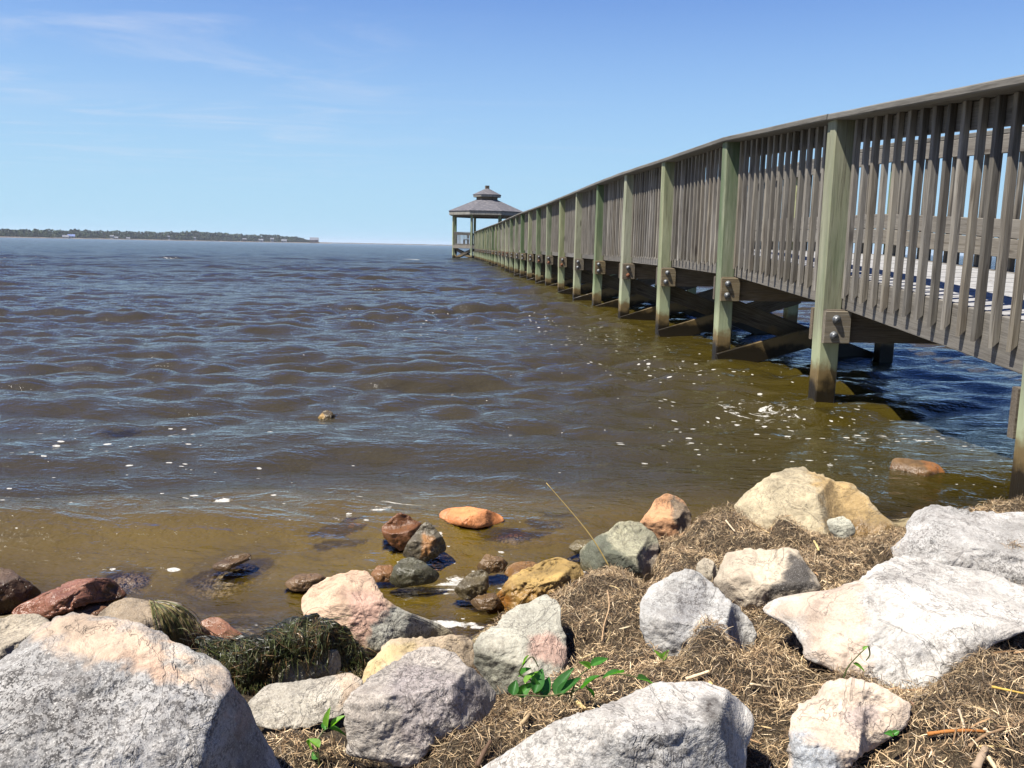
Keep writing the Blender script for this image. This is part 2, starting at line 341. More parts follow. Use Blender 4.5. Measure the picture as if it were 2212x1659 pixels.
gx = spaced(-6000, 6000, -2.2, 3.8, 0.014, 50); gy = spaced(-60, 9000, 0.2, 4.2, 0.014, 60)
def grid_faces(nr, nc):
    i = np.arange(nr-1)[:, None]*nc + np.arange(nc-1)[None, :]; i = i.ravel(); return np.stack([i, i+1, i+nc+1, i+nc], 1)
X, Y = np.meshgrid(gx, gy); GZ0 = ground(X.ravel(), Y.ravel()); 


# ------------------------------------------------------------------ rocks
def inside(poly, u, v):
    poly = np.asarray(poly, float); r = np.zeros(u.shape, bool); j = len(poly)-1
    for i in range(len(poly)):
        (x1, y1), (x2, y2) = poly[i], poly[j]; j = i
        r ^= ((y1 > v) != (y2 > v)) & (u < (x2-x1)*(v-y1)/((y2-y1) or 1e-9)+x1)
    return r
def tL(p): return [(x*.3846, 1021+.3846*y) for x, y in p]
def tM(p): return [(595.5+x*.3846, 1021+.3846*y) for x, y in p]
def tR(p): return [(1276+x*.4231, 978.4+.4231*y) for x, y in p]
BVHS = []; ROCKS = {}
class Rock: pass
def rock_geo(poly, zb, lean=58, T=None, seed=0, nf=7, spread=0.75, rough=1.0, planes=(), cen=None, edge=0.07, yaw=0.0, front=None, top=None, side=None):
    poly = np.asarray(poly, float); r_ = np.random.default_rng(seed*13+5)
    dry = lean < 70; lean0 = lean
    if dry: lean = (lean-26+r_.uniform(-6,6)) if front is None else front
    top = r_.uniform(.38,.60) if (top is None and dry) else top; side = r_.uniform(.30,.62) if (side is None and dry) else side
    c = poly.mean(0) if cen is None else np.array(cen, float)
    # area centroid
    if cen is None:
        x, y = poly[:,0], poly[:,1]; x2, y2 = np.roll(x,-1), np.roll(y,-1); cr = x*y2-x2*y; A = cr.sum()/2; c = np.array([((x+x2)*cr).sum()/(6*A), ((y+y2)*cr).sum()/(6*A)])
    size = np.sqrt(abs(((poly[:,0])*np.roll(poly[:,1],-1)-np.roll(poly[:,0],-1)*poly[:,1]).sum()/2))
    spread = (spread*1.35+.1)*(1 if lean < 74 else .35)
    ns = int(np.clip(size*0.95, 64, 260)); nr = int(np.clip(size*0.26, 18, 74)); th = np.linspace(0, 2*math.pi, ns, endpoint=False)
    Rr = np.zeros(ns); P2 = np.roll(poly, -1, 0)
    for k, t in enumerate(th):
        d = np.array([math.cos(t), math.sin(t)]); best = 0
        for a, b in zip(poly, P2):
            e = b-a; den = d[0]*e[1]-d[1]*e[0]
            if abs(den) < 1e-9: continue
            w = a-c; s = (w[0]*e[1]-w[1]*e[0])/den; tt = (w[0]*d[1]-w[1]*d[0])/den
            if s > 0 and -1e-6 <= tt <= 1+1e-6: best = max(best, s)
        Rr[k] = best
    for _ in range(1): Rr = 0.25*np.roll(Rr,1)+0.5*Rr+0.25*np.roll(Rr,-1)
    jag = fbm(p3(np.cos(th)*size/26, np.sin(th)*size/26, seed*3.1), 3, seed)
    Rr = Rr*(1+0.0) + jag*min(3.6, size*0.018)*min(rough, 1.6)
    ib = int(np.argmax(poly[:,1])); vb = poly[ib,1]; ub = 0.4*poly[ib,0]+0.6*c[0]
    db = rays(np.array(ub), np.array(vb)); tb = (zb-CAMH)/db[2]; P0 = CAM + db*tb
    dh = np.array([db[0], db[1], 0]); dh /= np.linalg.norm(dh)
    if yaw: dh = _rz(rad(yaw)) @ dh
    N0 = -dh*math.cos(rad(lean)) + np.array([0,0,math.sin(rad(lean))])
    right = np.array([dh[1], -dh[0], 0]); upv = np.cross(right, -N0); upv = upv if upv[2] > 0 else -upv
    mpp = tb/FL
    PL = [(N0, P0)]
    def onbase(u, v):
        d = rays(np.array(u), np.array(v)); return CAM + d*(N0 @ (P0-CAM))/(N0 @ d)
    for k in range(nf):
        t = 2*math.pi*(k+r_.uniform(-.3,.3))/max(nf,1); rr = r_.uniform(0.35,0.8); R_ = np.interp(t % (2*math.pi), th, Rr)*rr
        dirw = right*math.cos(t) - upv*math.sin(t)
        n = N0 + dirw*r_.uniform(0.35,1.0)*spread + r_.normal(0, .05, 3); n /= np.linalg.norm(n)
        PL.append((n, onbase(c[0]+R_*math.cos(t), c[1]+R_*math.sin(t))))
    for k in range(nf+3):
        t = r_.uniform(0, 2*math.pi); rr = r_.uniform(0.1,0.95); R_ = np.interp(t, th, Rr)*rr
        dirw = right*math.cos(t) - upv*math.sin(t)
        n = N0 + dirw*(0.15+0.9*rr*rr)*spread*r_.uniform(.6,1.2) + r_.normal(0, .08, 3); n /= np.linalg.norm(n)
        q0 = onbase(c[0]+R_*math.cos(t), c[1]+R_*math.sin(t)); PL.append((n, q0 - N0*size*mpp*0.16*rr*spread))
    vlo, vhi = poly[:,1].min(), poly[:,1].max()
    if top:
        n = np.array([r_.uniform(-.18,.12), r_.uniform(-.30,-.02), 1.0]); n /= np.linalg.norm(n); PL.append((n, onbase(c[0], vlo+(vhi-vlo)*top)))
        n = np.array([r_.uniform(-.5,-.2), r_.uniform(-.45,-.2), 1.0]); n /= np.linalg.norm(n); PL.append((n, onbase(c[0]-.35*np.interp(math.pi, th, Rr), vlo+(vhi-vlo)*(top-.06))))
    if side:
        n = np.array([1.0, r_.uniform(-.75,-.4), r_.uniform(.15,.45)]); n /= np.linalg.norm(n); PL.append((n, onbase(c[0]+side*Rr[0], c[1])))
    for (u, v, n) in planes:
        n = np.array(n, float); n /= np.linalg.norm(n); PL.append((n, onbase(u, v)))
    if T is None: T = size*mpp*(0.75 if lean < 74 else 0.3)
    def tfront(u, v):
        d = rays(u, v); t = None; beta = 220.0/(size*mpp)
        vals = [(n @ (P-CAM))/np.minimum(d @ n, -0.16) for n, P in PL]
        vals = np.stack(vals, 0); mxv = vals.max(0); s = mxv + np.log(np.exp((vals-mxv)*beta).sum(0))/beta
        cap = 0.55*size*mpp; ex = s-vals[0]; return vals[0] + np.where(ex > cap*.5, cap*.5+cap*.5*np.tanh((ex-cap*.5)/(cap*.5)), ex)
    g = Rock(); g.__dict__.update(poly=poly, c=c, Rr=Rr, th=th, ns=ns, nr=nr, size=size, mpp=mpp, T=T, tfront=tfront, edge=edge, rough=rough, seed=seed, tb=tb)
    return g
def rock_surface(g, u, v):
    """depth along the camera ray of the rock's front surface"""
    t = g.tfront(u, v); d = rays(u, v); P = CAM + d*t[..., None]; sm = g.size*g.mpp
    a = np.arctan2(v-g.c[1], u-g.c[0]) % (2*math.pi); R_ = np.interp(a, np.append(g.th, 2*math.pi), np.append(g.Rr, g.Rr[0])); rho = np.clip(np.hypot(u-g.c[0], v-g.c[1])/R_, 0, 1)
    t = t + g.edge*sm*(1-np.sqrt(np.maximum(0, 1-rho**5)))
    n = fbm(P*2.6/sm, 4, g.seed, 0.5)*0.028*sm + (1-np.abs(fbm(P*5/sm, 4, g.seed+40, 0.5)))*0.020*sm + fbm(P*75, 3, g.seed+80, 0.6)*0.0016
    h = fbm(P*2.2/sm+g.seed, 3, g.seed+120, 0.5)*3.2; fr_ = h-np.floor(h); st_ = (np.floor(h)+np.clip((fr_-.72)/.28, 0, 1)**2)/3.2
    return t + n*g.rough - st_*0.016*sm*min(g.rough, 1.3), rho
def make_rock(name, label, poly, zb, col=(0.5,0.49,0.48), spk=0.7, wet=0.0, patches=(), cat='rock', group='granite rocks along the shore', mott=0.17, **k):
    g = rock_geo(poly, zb, **k)
    rho = np.sin(np.linspace(0, math.pi/2, g.nr+1))[1:]; TH, RH = np.meshgrid(g.th, rho)
    rr = np.tile(g.Rr, (g.nr,1)); U = g.c[0]+np.cos(TH)*RH*rr; V_ = g.c[1]+np.sin(TH)*RH*rr
    tf, _ = rock_surface(g, U, V_); tc_, _ = rock_surface(g, np.array([g.c[0]]), np.array([g.c[1]]))
    nb = max(6, g.nr//5); rb = np.cos(np.linspace(0, math.pi/2, nb+1))[1:-1]; te = tf[-1]; 
    THb, RB = np.meshgrid(g.th, rb); rrb = np.tile(g.Rr, (len(rb),1)); Ub = g.c[0]+np.cos(THb)*RB*rrb; Vb = g.c[1]+np.sin(THb)*RB*rrb
    tfb, _ = rock_surface(g, Ub, Vb)
    tbk = np.tile(te, (len(rb),1))*RB + te.mean()*(1-RB) + g.T*np.sqrt(1-RB**2); tbk = np.maximum(tbk, tfb+0.3*g.T*np.sqrt(1-RB**2))
    tbk = tbk + fbm(p3(Ub*0.02, Vb*0.02, g.seed), 3, g.seed)*0.06*g.T
    Pf = CAM + rays(U, V_)*tf[..., None]; Pc = CAM + rays(np.array([g.c[0]]), np.array([g.c[1]]))*tc_[:, None]
    Pb = CAM + rays(Ub, Vb)*tbk[..., None]; tbc = max(te.mean(), tc_[0])+g.T*1.02; Pbc = CAM + rays(np.array([g.c[0]]), np.array([g.c[1]]))*tbc
    ns = g.ns; verts = np.concatenate([Pc, Pf.reshape(-1,3), Pb.reshape(-1,3), Pbc]); nrings = g.nr+len(rb); F = []
    idx = 1 + np.arange(nrings)[:, None]*ns; j = np.arange(ns); j2 = (j+1) % ns
    quads = np.concatenate([np.stack([idx[i]+j, idx[i]+j2, idx[i+1]+j2, idx[i+1]+j], 1) for i in range(nrings-1)])
    tri = np.stack([np.zeros(ns, int), 1+j2, 1+j], 1); L = len(verts)-1; tri2 = np.stack([np.full(ns, L), 1+(nrings-1)*ns+j, 1+(nrings-1)*ns+j2], 1)
    F = [tuple(f) for f in quads[:, ::-1].tolist()] + [tuple(f) for f in tri[:, ::-1].tolist()] + [tuple(f) for f in tri2[:, ::-1].tolist()]
    F = [tuple(reversed(f)) for f in F]
    allU = np.concatenate([[g.c[0]], U.ravel(), Ub.ravel(), [g.c[0]]]); allV = np.concatenate([[g.c[1]], V_.ravel(), Vb.ravel(), [g.c[1]]])
    base = np.tile(np.array(col, float), (len(verts),1)); ju = fbm(verts*26, 5, g.seed+5, 0.7)*0.05*g.size; jv = fbm(verts*26+9, 5, g.seed+6, 0.7)*0.05*g.size
    sp = np.full(len(verts), float(spk)); we = np.full(len(verts), float(wet))
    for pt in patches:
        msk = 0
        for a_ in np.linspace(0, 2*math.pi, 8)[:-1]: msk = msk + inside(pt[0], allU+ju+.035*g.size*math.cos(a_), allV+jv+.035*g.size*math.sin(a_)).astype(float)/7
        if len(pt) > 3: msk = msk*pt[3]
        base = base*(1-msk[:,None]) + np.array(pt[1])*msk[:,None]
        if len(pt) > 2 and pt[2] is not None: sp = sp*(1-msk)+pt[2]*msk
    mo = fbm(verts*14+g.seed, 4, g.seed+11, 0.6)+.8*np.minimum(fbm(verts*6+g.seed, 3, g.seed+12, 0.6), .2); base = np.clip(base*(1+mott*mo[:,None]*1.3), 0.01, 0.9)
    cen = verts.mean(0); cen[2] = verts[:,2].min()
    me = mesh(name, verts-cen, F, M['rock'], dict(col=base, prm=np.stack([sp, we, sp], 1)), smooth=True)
    o = link(name, me, Matrix.Translation(Vector(cen))); tag(o, label, cat, group)
    BVHS.append(BVHTree.FromPolygons(verts.tolist(), F)); g.obj = o; ROCKS[label] = g
    return g
WH=(0.56,0.55,0.54); LG=(0.44,0.44,0.44); PK=(0.62,0.43,0.33); TAN=(0.46,0.38,0.23); GRN=(0.27,0.27,0.19); ORG=(0.52,0.24,0.10); DK=(0.075,0.065,0.05)
wetg = 'wet rocks at the water edge'
make_rock('boulder', 'huge speckled grey granite boulder with a peach band across its top, lower left corner',
  tL([(-260,1150),(-80,1100),(0,1060),(80,990),(150,930),(230,860),(330,800),(430,780),(540,800),(660,815),(790,850),(900,895),(1000,960),(1130,1010),(1230,1060),(1290,1120),(1320,1200),(1390,1290),(1440,1400),(1490,1490),(1550,1590),(1600,1720),(1600,1950),(-260,1950)]),
  0.40, col=(0.41,0.405,0.40), spk=1.0, lean=52, seed=1, nf=5, spread=0.35, front=50, top=.3, side=.8, T=0.35, cat='boulder', planes=[(488,1440,(1,-0.25,0.12)),(200,1360,(-.05,-.25,1))], mott=0.16,
  patches=[(tL([(150,930),(430,770),(660,810),(800,840),(1000,985),(1180,1040),(1290,1110),(1270,1200),(1000,1180),(920,1200),(780,1110),(650,1070),(520,1020),(380,1010),(300,960),(170,950)]),(0.66,0.52,0.40),0.12),
           (tL([(560,980),(800,1010),(1050,1060),(1010,1150),(900,1170),(760,1080),(620,1050)]),(0.55,0.36,0.26),0.15,0.7),
           (tL([(900,880),(1230,1050),(1280,1130),(1150,1090),(1010,1010)]),(0.42,0.44,0.42),0.8),
           (tL([(1250,1150),(1330,1200),(1440,1400),(1430,1450),(1320,1330)]),(0.45,0.32,0.27),0.3)])  # last patch: pinkish right strip, the facet's shade mixed into its colour
make_rock('boulder', 'dark brown wet rock at the far left edge of the water',
  tL([(-120,600),(0,530),(60,545),(130,590),(190,630),(235,675),(180,730),(90,790),(0,800),(-120,800)]), -0.03, col=(0.12,0.075,0.045), spk=.3, wet=.6, lean=35, seed=2, group=wetg)
make_rock('boulder', 'flat reddish pink wet rock between the dark rock and the huge boulder',
  tL([(60,780),(90,750),(200,700),(330,640),(420,600),(600,590),(640,600),(680,650),(730,690),(690,715),(600,725),(520,730),(430,760),(330,800),(250,825),(160,820),(70,812)]), 0.0, col=(0.42,0.21,0.16), spk=.25, wet=.85, lean=66, seed=3, rough=2.0, group=wetg,
  planes=[(150,1328,(0,-1,.15)),(262,1275,(.6,-.8,.2))], patches=[(tL([(600,610),(660,620),(740,695),(600,720),(560,700)]),(0.13,0.07,0.04))])
make_rock('rock', 'low pink slab half under water behind the huge boulder',
  tL([(270,850),(400,760),(520,700),(640,700),(640,760),(540,800),(400,860),(280,870)]), -0.02, col=(0.42,0.26,0.19), spk=.3, wet=.6, lean=78, seed=4, group=wetg)
make_rock('rock', 'grainy beige grey rock cut off by the left edge beside the huge boulder',
  tL([(-200,830),(0,820),(90,795),(190,790),(270,820),(290,850),(220,920),(150,1000),(60,1120),(0,1160),(-200,1160)]), 0.06, col=(0.42,0.37,0.29), spk=.6, lean=62, seed=5, rough=1.3)
make_rock('rock', 'brown beige grainy rock with eelgrass strands hanging over it',
  tL([(540,810),(620,730),(700,700),(780,705),(850,730),(950,745),(1050,790),(1120,850),(1180,890),(1195,930),(1120,1010),(980,1020),(850,980),(700,900),(560,850)]), 0.03, col=(0.34,0.27,0.19), spk=.6, lean=48, seed=6, rough=1.2,
  patches=[(tL([(1000,830),(1120,860),(1200,930),(1000,1010)]),(0.20,0.12,0.08))])
make_rock('rock', 'small salmon pink wet rock at the water edge left of the seaweed heap',
  tL([(1120,840),(1180,810),(1240,815),(1310,870),(1370,910),(1400,960),(1250,990),(1160,930)]), 0.0, col=(0.45,0.25,0.18), spk=.2, wet=.55, lean=60, seed=7, group=wetg)
make_rock('rock', 'flat grey beige slab in front of the seaweed heap, left of the angular granite rock',
  tM([(-160,1300),(-60,1200),(0,1180),(150,1170),(300,1140),(420,1120),(490,1170),(480,1250),(420,1320),(350,1380),(200,1430),(0,1450),(-120,1420)]), 0.17, col=(0.45,0.42,0.36), spk=.75, lean=74, seed=8, nf=4, spread=.3,
  patches=[(tM([(330,1140),(420,1110),(500,1170),(400,1320),(340,1340),(380,1220)]),(0.52,0.42,0.32),.5)])
make_rock('rock', 'pale grey green rock tucked under the seaweed heap',
  tM([(-20,1070),(60,1010),(150,1000),(250,1000),(350,990),(370,1060),(350,1130),(250,1180),(100,1200),(0,1210)]), 0.09, col=(0.48,0.46,0.36), spk=.55, lean=50, seed=9)
make_rock('boulder', 'rounded peach rock fading to grey on its right, just behind the seaweed heap',
  tM([(150,770),(155,700),(200,640),(280,600),(370,560),(450,550),(530,560),(560,600),(580,650),(620,700),(660,745),(760,790),(830,810),(900,840),(960,880),(1010,900),(1000,930),(900,960),(700,980),(600,1010),(510,1030),(420,980),(340,930),(240,870),(160,830)]), 0.05,
  col=(0.64,0.46,0.33), spk=.35, lean=50, seed=10, nf=8, spread=.55, cen=(790,1330), planes=[(850,1330,(.75,-.35,.8))],
  patches=[(tM([(500,1040),(560,800),(600,725),(680,740),(1040,880),(1020,960),(700,1040)]),(0.45,0.45,0.39),.9),(tM([(380,660),(620,690),(640,760),(520,900),(500,960),(400,920),(430,780)]),(0.58,0.38,0.30),.3)])
make_rock('rock', 'low yellow and peach rock with crumbly lumps behind the angular granite rock',
  tM([(480,1180),(500,1100),(560,1020),(620,950),(700,925),(850,930),(1000,905),(1070,920),(1120,960),(1130,1100),(1000,1200),(700,1230),(540,1220)]), 0.11, col=(0.54,0.43,0.30), spk=.4, lean=62, seed=11, rough=1.8,
  patches=[(tM([(480,1180),(500,1080),(620,950),(800,940),(820,1010),(620,1090),(560,1180)]),(0.54,0.43,0.24),.2)])
make_rock('boulder', 'grey green slab with a steep dark front face, leaning against the straw mound',
  tM([(1110,960),(1150,900),(1230,860),(1300,780),(1400,730),(1520,680),(1600,740),(1600,860),(1640,960),(1640,1100),(1560,1200),(1400,1260),(1230,1250),(1160,1150),(1110,1060)]), 0.19, col=(0.46,0.45,0.38), spk=.5, lean=68, seed=12, front=50, side=.95, nf=4, spread=.3,
  planes=[(1085,1420,(-.35,-1,.02))], patches=[(tM([(1440,930),(1580,900),(1640,960),(1640,1100),(1540,1080),(1430,1010)]),(0.58,0.40,0.33),.4),(tM([(1110,960),(1220,1010),(1400,1080),(1420,1240),(1230,1240),(1110,1060)]),(0.30,0.30,0.24),.5)])  # second patch paints the steep front face's shade into the colour
make_rock('boulder', 'angular white and mauve granite rock in the foreground, between the two green sprouts',
  tM([(380,1300),(420,1240),(480,1190),(560,1120),(700,1040),(800,985),(900,975),(1000,1010),(1060,1070),(1130,1120),(1200,1180),(1240,1240),(1230,1320),(1180,1370),(1100,1450),(1000,1470),(900,1500),(870,1560),(800,1640),(700,1660),(580,1620),(470,1600),(385,1585),(400,1500),(390,1400)]), 0.28,
  col=(0.52,0.475,0.43), spk=.75, lean=50, seed=13, nf=5, spread=.4, front=24, top=.40, side=.42, planes=[(870,1480,(-.3,-1,.55)),(980,1560,(.9,-.6,.1)),(860,1430,(-.1,.1,1)),(840,1635,(0,-1,-.35))],
  patches=[(tM([(700,1060),(900,1080),(1150,1180),(1180,1330),(900,1400),(860,1560),(700,1500),(640,1250)]),(0.34,0.30,0.31),.95,.7)])  # mauve front face, with its shade painted into the patch colour
make_rock('rock', 'lumpy golden yellow conglomerate rock at the water left of the straw mound',
  tM([(1180,790),(1190,730),(1250,670),(1310,590),(1400,540),(1500,500),(1590,470),(1680,500),(1730,560),(1740,620),(1620,680),(1540,720),(1450,770),(1380,800),(1290,810)]), -0.01, col=(0.50,0.34,0.12), spk=.15, lean=58, seed=14, rough=3.2,
  patches=[(tM([(1180,800),(1190,730),(1260,670),(1330,700),(1300,780)]),(0.38,0.19,0.05),.1)])
make_rock('boulder', 'mossy grey green boulder at the water behind the straw mound, below the small orange rock',
  tR([(-60,500),(-20,460),(40,420),(90,400),(120,365),(180,345),(250,355),(320,400),(350,450),(345,560),(380,650),(320,690),(250,680),(220,640),(150,620),(60,610),(-50,600)]), 0.03, col=(0.38,0.37,0.26), spk=.55, lean=42, seed=15,
  planes=[(1320,1170,(-1,-.5,.3))], patches=[(tR([(-60,500),(-20,450),(90,390),(100,480),(240,560),(270,640),(100,620),(-60,600)]),(0.13,0.14,0.10),.4),(tR([(260,500),(350,480),(390,640),(300,690),(250,640)]),(0.50,0.43,0.34),.4)])
make_rock('rock', 'russet brown wet rock in the shallows beside the tilted grey and orange rock',
  tM([(595,310),(640,260),(690,225),(740,235),(790,270),(825,290),(800,360),(740,420),(700,440),(640,410),(605,360)]), 0.012, col=(0.24,0.11,0.05), spk=.25, wet=.85, lean=32, seed=16, group=wetg, rough=1.4)
make_rock('rock', 'tilted grey rock with an orange edge jutting from the shallows',
  tM([(710,470),(740,400),(790,330),(820,290),(850,270),(890,300),(920,340),(955,390),(960,430),(900,480),(830,505),(780,490)]), 0.012, col=(0.21,0.20,0.16), spk=.5, wet=.85, lean=30, seed=17, rough=2.0, group=wetg, planes=[(925,1170,(.8,-.6,.2)),(900,1160,(-.5,-.6,.6))],
  patches=[(tM([(830,330),(880,360),(900,400),(850,470),(810,480),(820,400)]),(0.48,0.27,0.12),.2)])
make_rock('rock', 'dark green black mossy rock in the shallows, nearest the peach rock',
  tM([(630,620),(660,540),(700,490),(760,470),(820,495),(870,530),(910,550),(930,580),(880,620),(760,640),(700,650)]), 0.012, col=(0.12,0.13,0.09), spk=.5, wet=.85, lean=38, seed=18, group=wetg, rough=1.4)
make_rock('rock', 'small green brown rock in the shallows left of the yellow conglomerate',
  tM([(1000,660),(1050,600),(1100,560),(1160,545),(1200,570),(1195,650),(1180,710),(1100,720),(1030,700)]), 0.012, col=(0.17,0.15,0.09), spk=.4, wet=.85, lean=40, seed=19, rough=2.0, group=wetg)
make_rock('rock', 'small brown wet stone between the tilted rock and the yellow conglomerate',
  tM([(1130,520),(1180,455),(1230,465),(1280,480),(1310,510),(1270,560),(1200,570),(1140,560)]), 0.012, col=(0.25,0.17,0.09), spk=.3, wet=.85, lean=45, seed=20, rough=2.0, group=wetg)
make_rock('rock', 'bright orange wet rock breaking the water surface, farthest out in the cove',
  tM([(910,235),(950,200),(1080,190),(1180,205),(1260,235),(1300,275),(1210,300),(1130,315),(1030,300),(930,275)]), 0.035, col=(0.70,0.30,0.12), spk=.1, wet=.35, lean=62, seed=21, group=wetg, planes=[(1010,1130,(0,-1,.1))])
make_rock('rock', 'flat grey and rust slab awash behind the small brown stone',
  tM([(1085,390),(1140,330),(1230,310),(1330,315),(1400,330),(1480,350),(1600,340),(1660,375),(1500,420),(1300,435),(1150,435),(1095,415)]), -0.022, col=(0.42,0.36,0.26), spk=.4, wet=0, lean=80, seed=22, rough=1.1, group=wetg,
  patches=[(tM([(1100,380),(1180,310),(1400,315),(1420,350),(1260,370),(1150,380)]),(0.48,0.21,0.10),.1)])
make_rock('rock', 'flat grey slab awash left of the russet brown rock',
  tM([(150,450),(260,400),(400,375),(560,385),(660,405),(560,450),(400,485),(230,495)]), -0.026, col=(0.40,0.39,0.30), spk=.4, wet=0, lean=80, seed=23, rough=1.1, group=wetg)
make_rock('rock', 'wide submerged grey brown slab in the middle of the cove',
  tL([(1000,660),(1150,570),(1350,500),(1550,470),(1640,520),(1500,620),(1350,690),(1150,720)]), -0.046, col=(0.46,0.42,0.33), spk=.5, wet=0, lean=82, seed=24, rough=1.1, group=wetg)
make_rock('rock', 'small dark wet stone poking out beside the submerged slab',
  tL([(1190,520),(1300,465),(1400,450),(1420,480),(1330,525),(1250,560),(1200,550)]), 0.01, col=(0.2,0.14,0.08), spk=.2, wet=.7, lean=50, seed=25, group=wetg)
make_rock('rock', 'submerged orange rock left of the russet brown rock',
  tM([(130,320),(250,280),(400,290),(540,310),(420,360),(200,365)]), -0.005, col=(0.88,0.46,0.14), spk=.1, wet=0, lean=78, seed=26, group=wetg)
make_rock('rock', 'dim grey submerged rock behind the dry stalk',
  tM([(1380,270),(1500,240),(1650,240),(1760,280),(1650,320),(1450,325)]), -0.015, col=(0.5,0.5,0.40), spk=.4, wet=0, lean=78, seed=27, group=wetg)
make_rock('rock', 'dark submerged rock in front of the reddish pink rock',
  tL([(560,600),(700,560),(860,570),(880,600),(830,680),(700,700)]), -0.04, col=(0.34,0.27,0.2), spk=.4, wet=0, lean=75, seed=28, rough=1.1, group=wetg)
make_rock('rock', 'small upright orange rock beside the large tan boulder',
  tR([(240,370),(290,300),(330,240),(370,210),(430,215),(480,250),(515,310),(520,400),(440,440),(400,460),(340,450)]), 0.06, col=(0.60,0.33,0.17), spk=.35, lean=38, seed=29, planes=[(1460,1100,(.9,-.4,.3))],
  patches=[(tR([(430,210),(530,310),(520,420),(440,420),(400,260)]),(0.28,0.21,0.14),.5)])  # shade of the right side painted in as brown
make_rock('boulder', 'large tan boulder with a sharp ridge, standing at the water under the boardwalk',
  tR([(730,270),(790,200),(860,150),(960,90),(1040,62),(1100,75),(1170,110),(1260,145),(1340,160),(1400,210),(1440,260),(1490,310),(1555,370),(1520,420),(1420,450),(1300,450),(1100,430),(900,430),(790,380)]), 0.05,
  col=(0.50,0.43,0.29), spk=.45, lean=50, seed=30, nf=4, spread=.3, front=42, side=None, cen=(1750,1110), planes=[(1765,1080,(.75,-.55,.55)),(1710,1060,(-.45,-.7,.65))],
  patches=[(tR([(1090,70),(1340,150),(1570,380),(1400,440),(1200,400),(1190,240)]),(0.52,0.37,0.17),.4)])
make_rock('rock', 'small pale rock wedged in straw at the foot of the tan boulder',
  tR([(1205,350),(1222,335),(1250,332),(1290,322),(1325,345),(1345,372),(1355,410),(1320,440),(1250,440),(1225,410)]), 0.10, col=(0.46,0.46,0.38), spk=.7, lean=45, seed=31, rough=1.5)
make_rock('rock', 'small pale tan rock nearly buried in straw, left of the pinkish white block',
  tR([(535,600),(545,560),(580,535),(625,550),(650,600),(640,660),(590,680),(550,650)]), 0.17, col=(0.52,0.46,0.36), spk=.4, lean=48, seed=44, rough=1.4)
make_rock('boulder', 'light grey granite boulder at the right edge behind the largest white slab',
  tR([(1340,560),(1360,510),(1480,520),(1540,470),(1600,420),(1620,350),(1660,300),(1740,262),(1850,275),(1950,300),(2100,305),(2212,300),(2450,330),(2450,700),(2212,720),(2000,700),(1800,680),(1600,660),(1420,640)]), 0.13,
  col=(0.48,0.475,0.47), spk=.7, lean=55, seed=32, front=45, side=.95, nf=5, spread=.35, cen=(2080,1190), planes=[(2000,1190,(-.3,-.9,.5))], patches=[(tR([(1330,500),(1480,510),(1560,560),(1500,620),(1400,640)]),(0.54,0.48,0.41),.4)])
make_rock('boulder', 'largest white granite slab at right, its left end pale pink',
  tR([(868,800),(905,765),(980,730),(1100,715),(1250,690),(1360,650),(1450,580),(1530,540),(1600,522),(1700,530),(1850,580),(1990,590),(2120,640),(2212,690),(2460,800),(2460,830),(2212,910),(2100,960),(1980,1030),(1900,1090),(1800,1170),(1720,1230),(1660,1260),(1560,1240),(1450,1200),(1330,1160),(1270,1140),(1200,1100),(1090,1050),(1078,985),(1050,925),(975,868),(895,828)]), 0.29,
  col=(0.60,0.585,0.56), spk=.5, lean=60, seed=33, nf=4, spread=.25, front=56, top=.35, side=.9, cen=(1960,1330), planes=[(2080,1440,(.35,-1,-.25)),(1800,1370,(-.5,-.7,.7)),(2000,1300,(.15,-.1,1))],
  patches=[(tR([(850,820),(980,720),(1250,690),(1380,660),(1400,900),(1420,1170),(1250,1140),(1080,1050),(1060,880),(940,840)]),(0.61,0.50,0.41),.3),
           (tR([(1820,1060),(1990,960),(2180,860),(2230,900),(1980,1040),(1800,1180),(1740,1160)]),(0.33,0.31,0.29),.8),(tR([(1560,980),(1680,960),(1720,1060),(1640,1060)]),(0.36,0.36,0.37),.8,.7)])  # first patch here is the overhang's shadow, painted along the lower right edge
make_rock('rock', 'pinkish white block with recess shade painted on its right, amid the straw mat',
  tR([(620,660),(660,580),(690,510),(800,490),(920,495),(1010,480),(1060,500),(1100,560),(1150,620),(1175,690),(1130,760),(1000,800),(900,820),(840,850),(760,810),(690,740)]), 0.18, col=(0.60,0.52,0.41), spk=.3, lean=46, seed=34,
  planes=[(1745,1240,(.9,-.4,.2)),(1660,1190,(0,.1,1))], patches=[(tR([(1000,520),(1080,520),(1175,690),(1050,720),(900,770),(920,700),(1000,640)]),(0.10,0.09,0.08),.6)])  # no recess is cut; its shade is a near-black colour patch
make_rock('rock', 'grey white triangular rock with dark streaks beside the straw mound',
  tR([(245,820),(250,780),(270,720),(330,660),(400,630),(480,590),(540,600),(600,650),(680,720),(760,790),(820,860),(850,920),(845,1000),(790,1050),(700,1090),(560,1110),(420,1100),(330,1060),(290,980),(250,890)]), 0.22, col=(0.54,0.54,0.53), spk=.6, lean=50, seed=35, nf=6, spread=.5,
  patches=[(tR([(430,720),(520,640),(600,680),(590,760),(520,860),(480,980),(400,1000),(400,860)]),(0.27,0.27,0.28),.95,.8)])
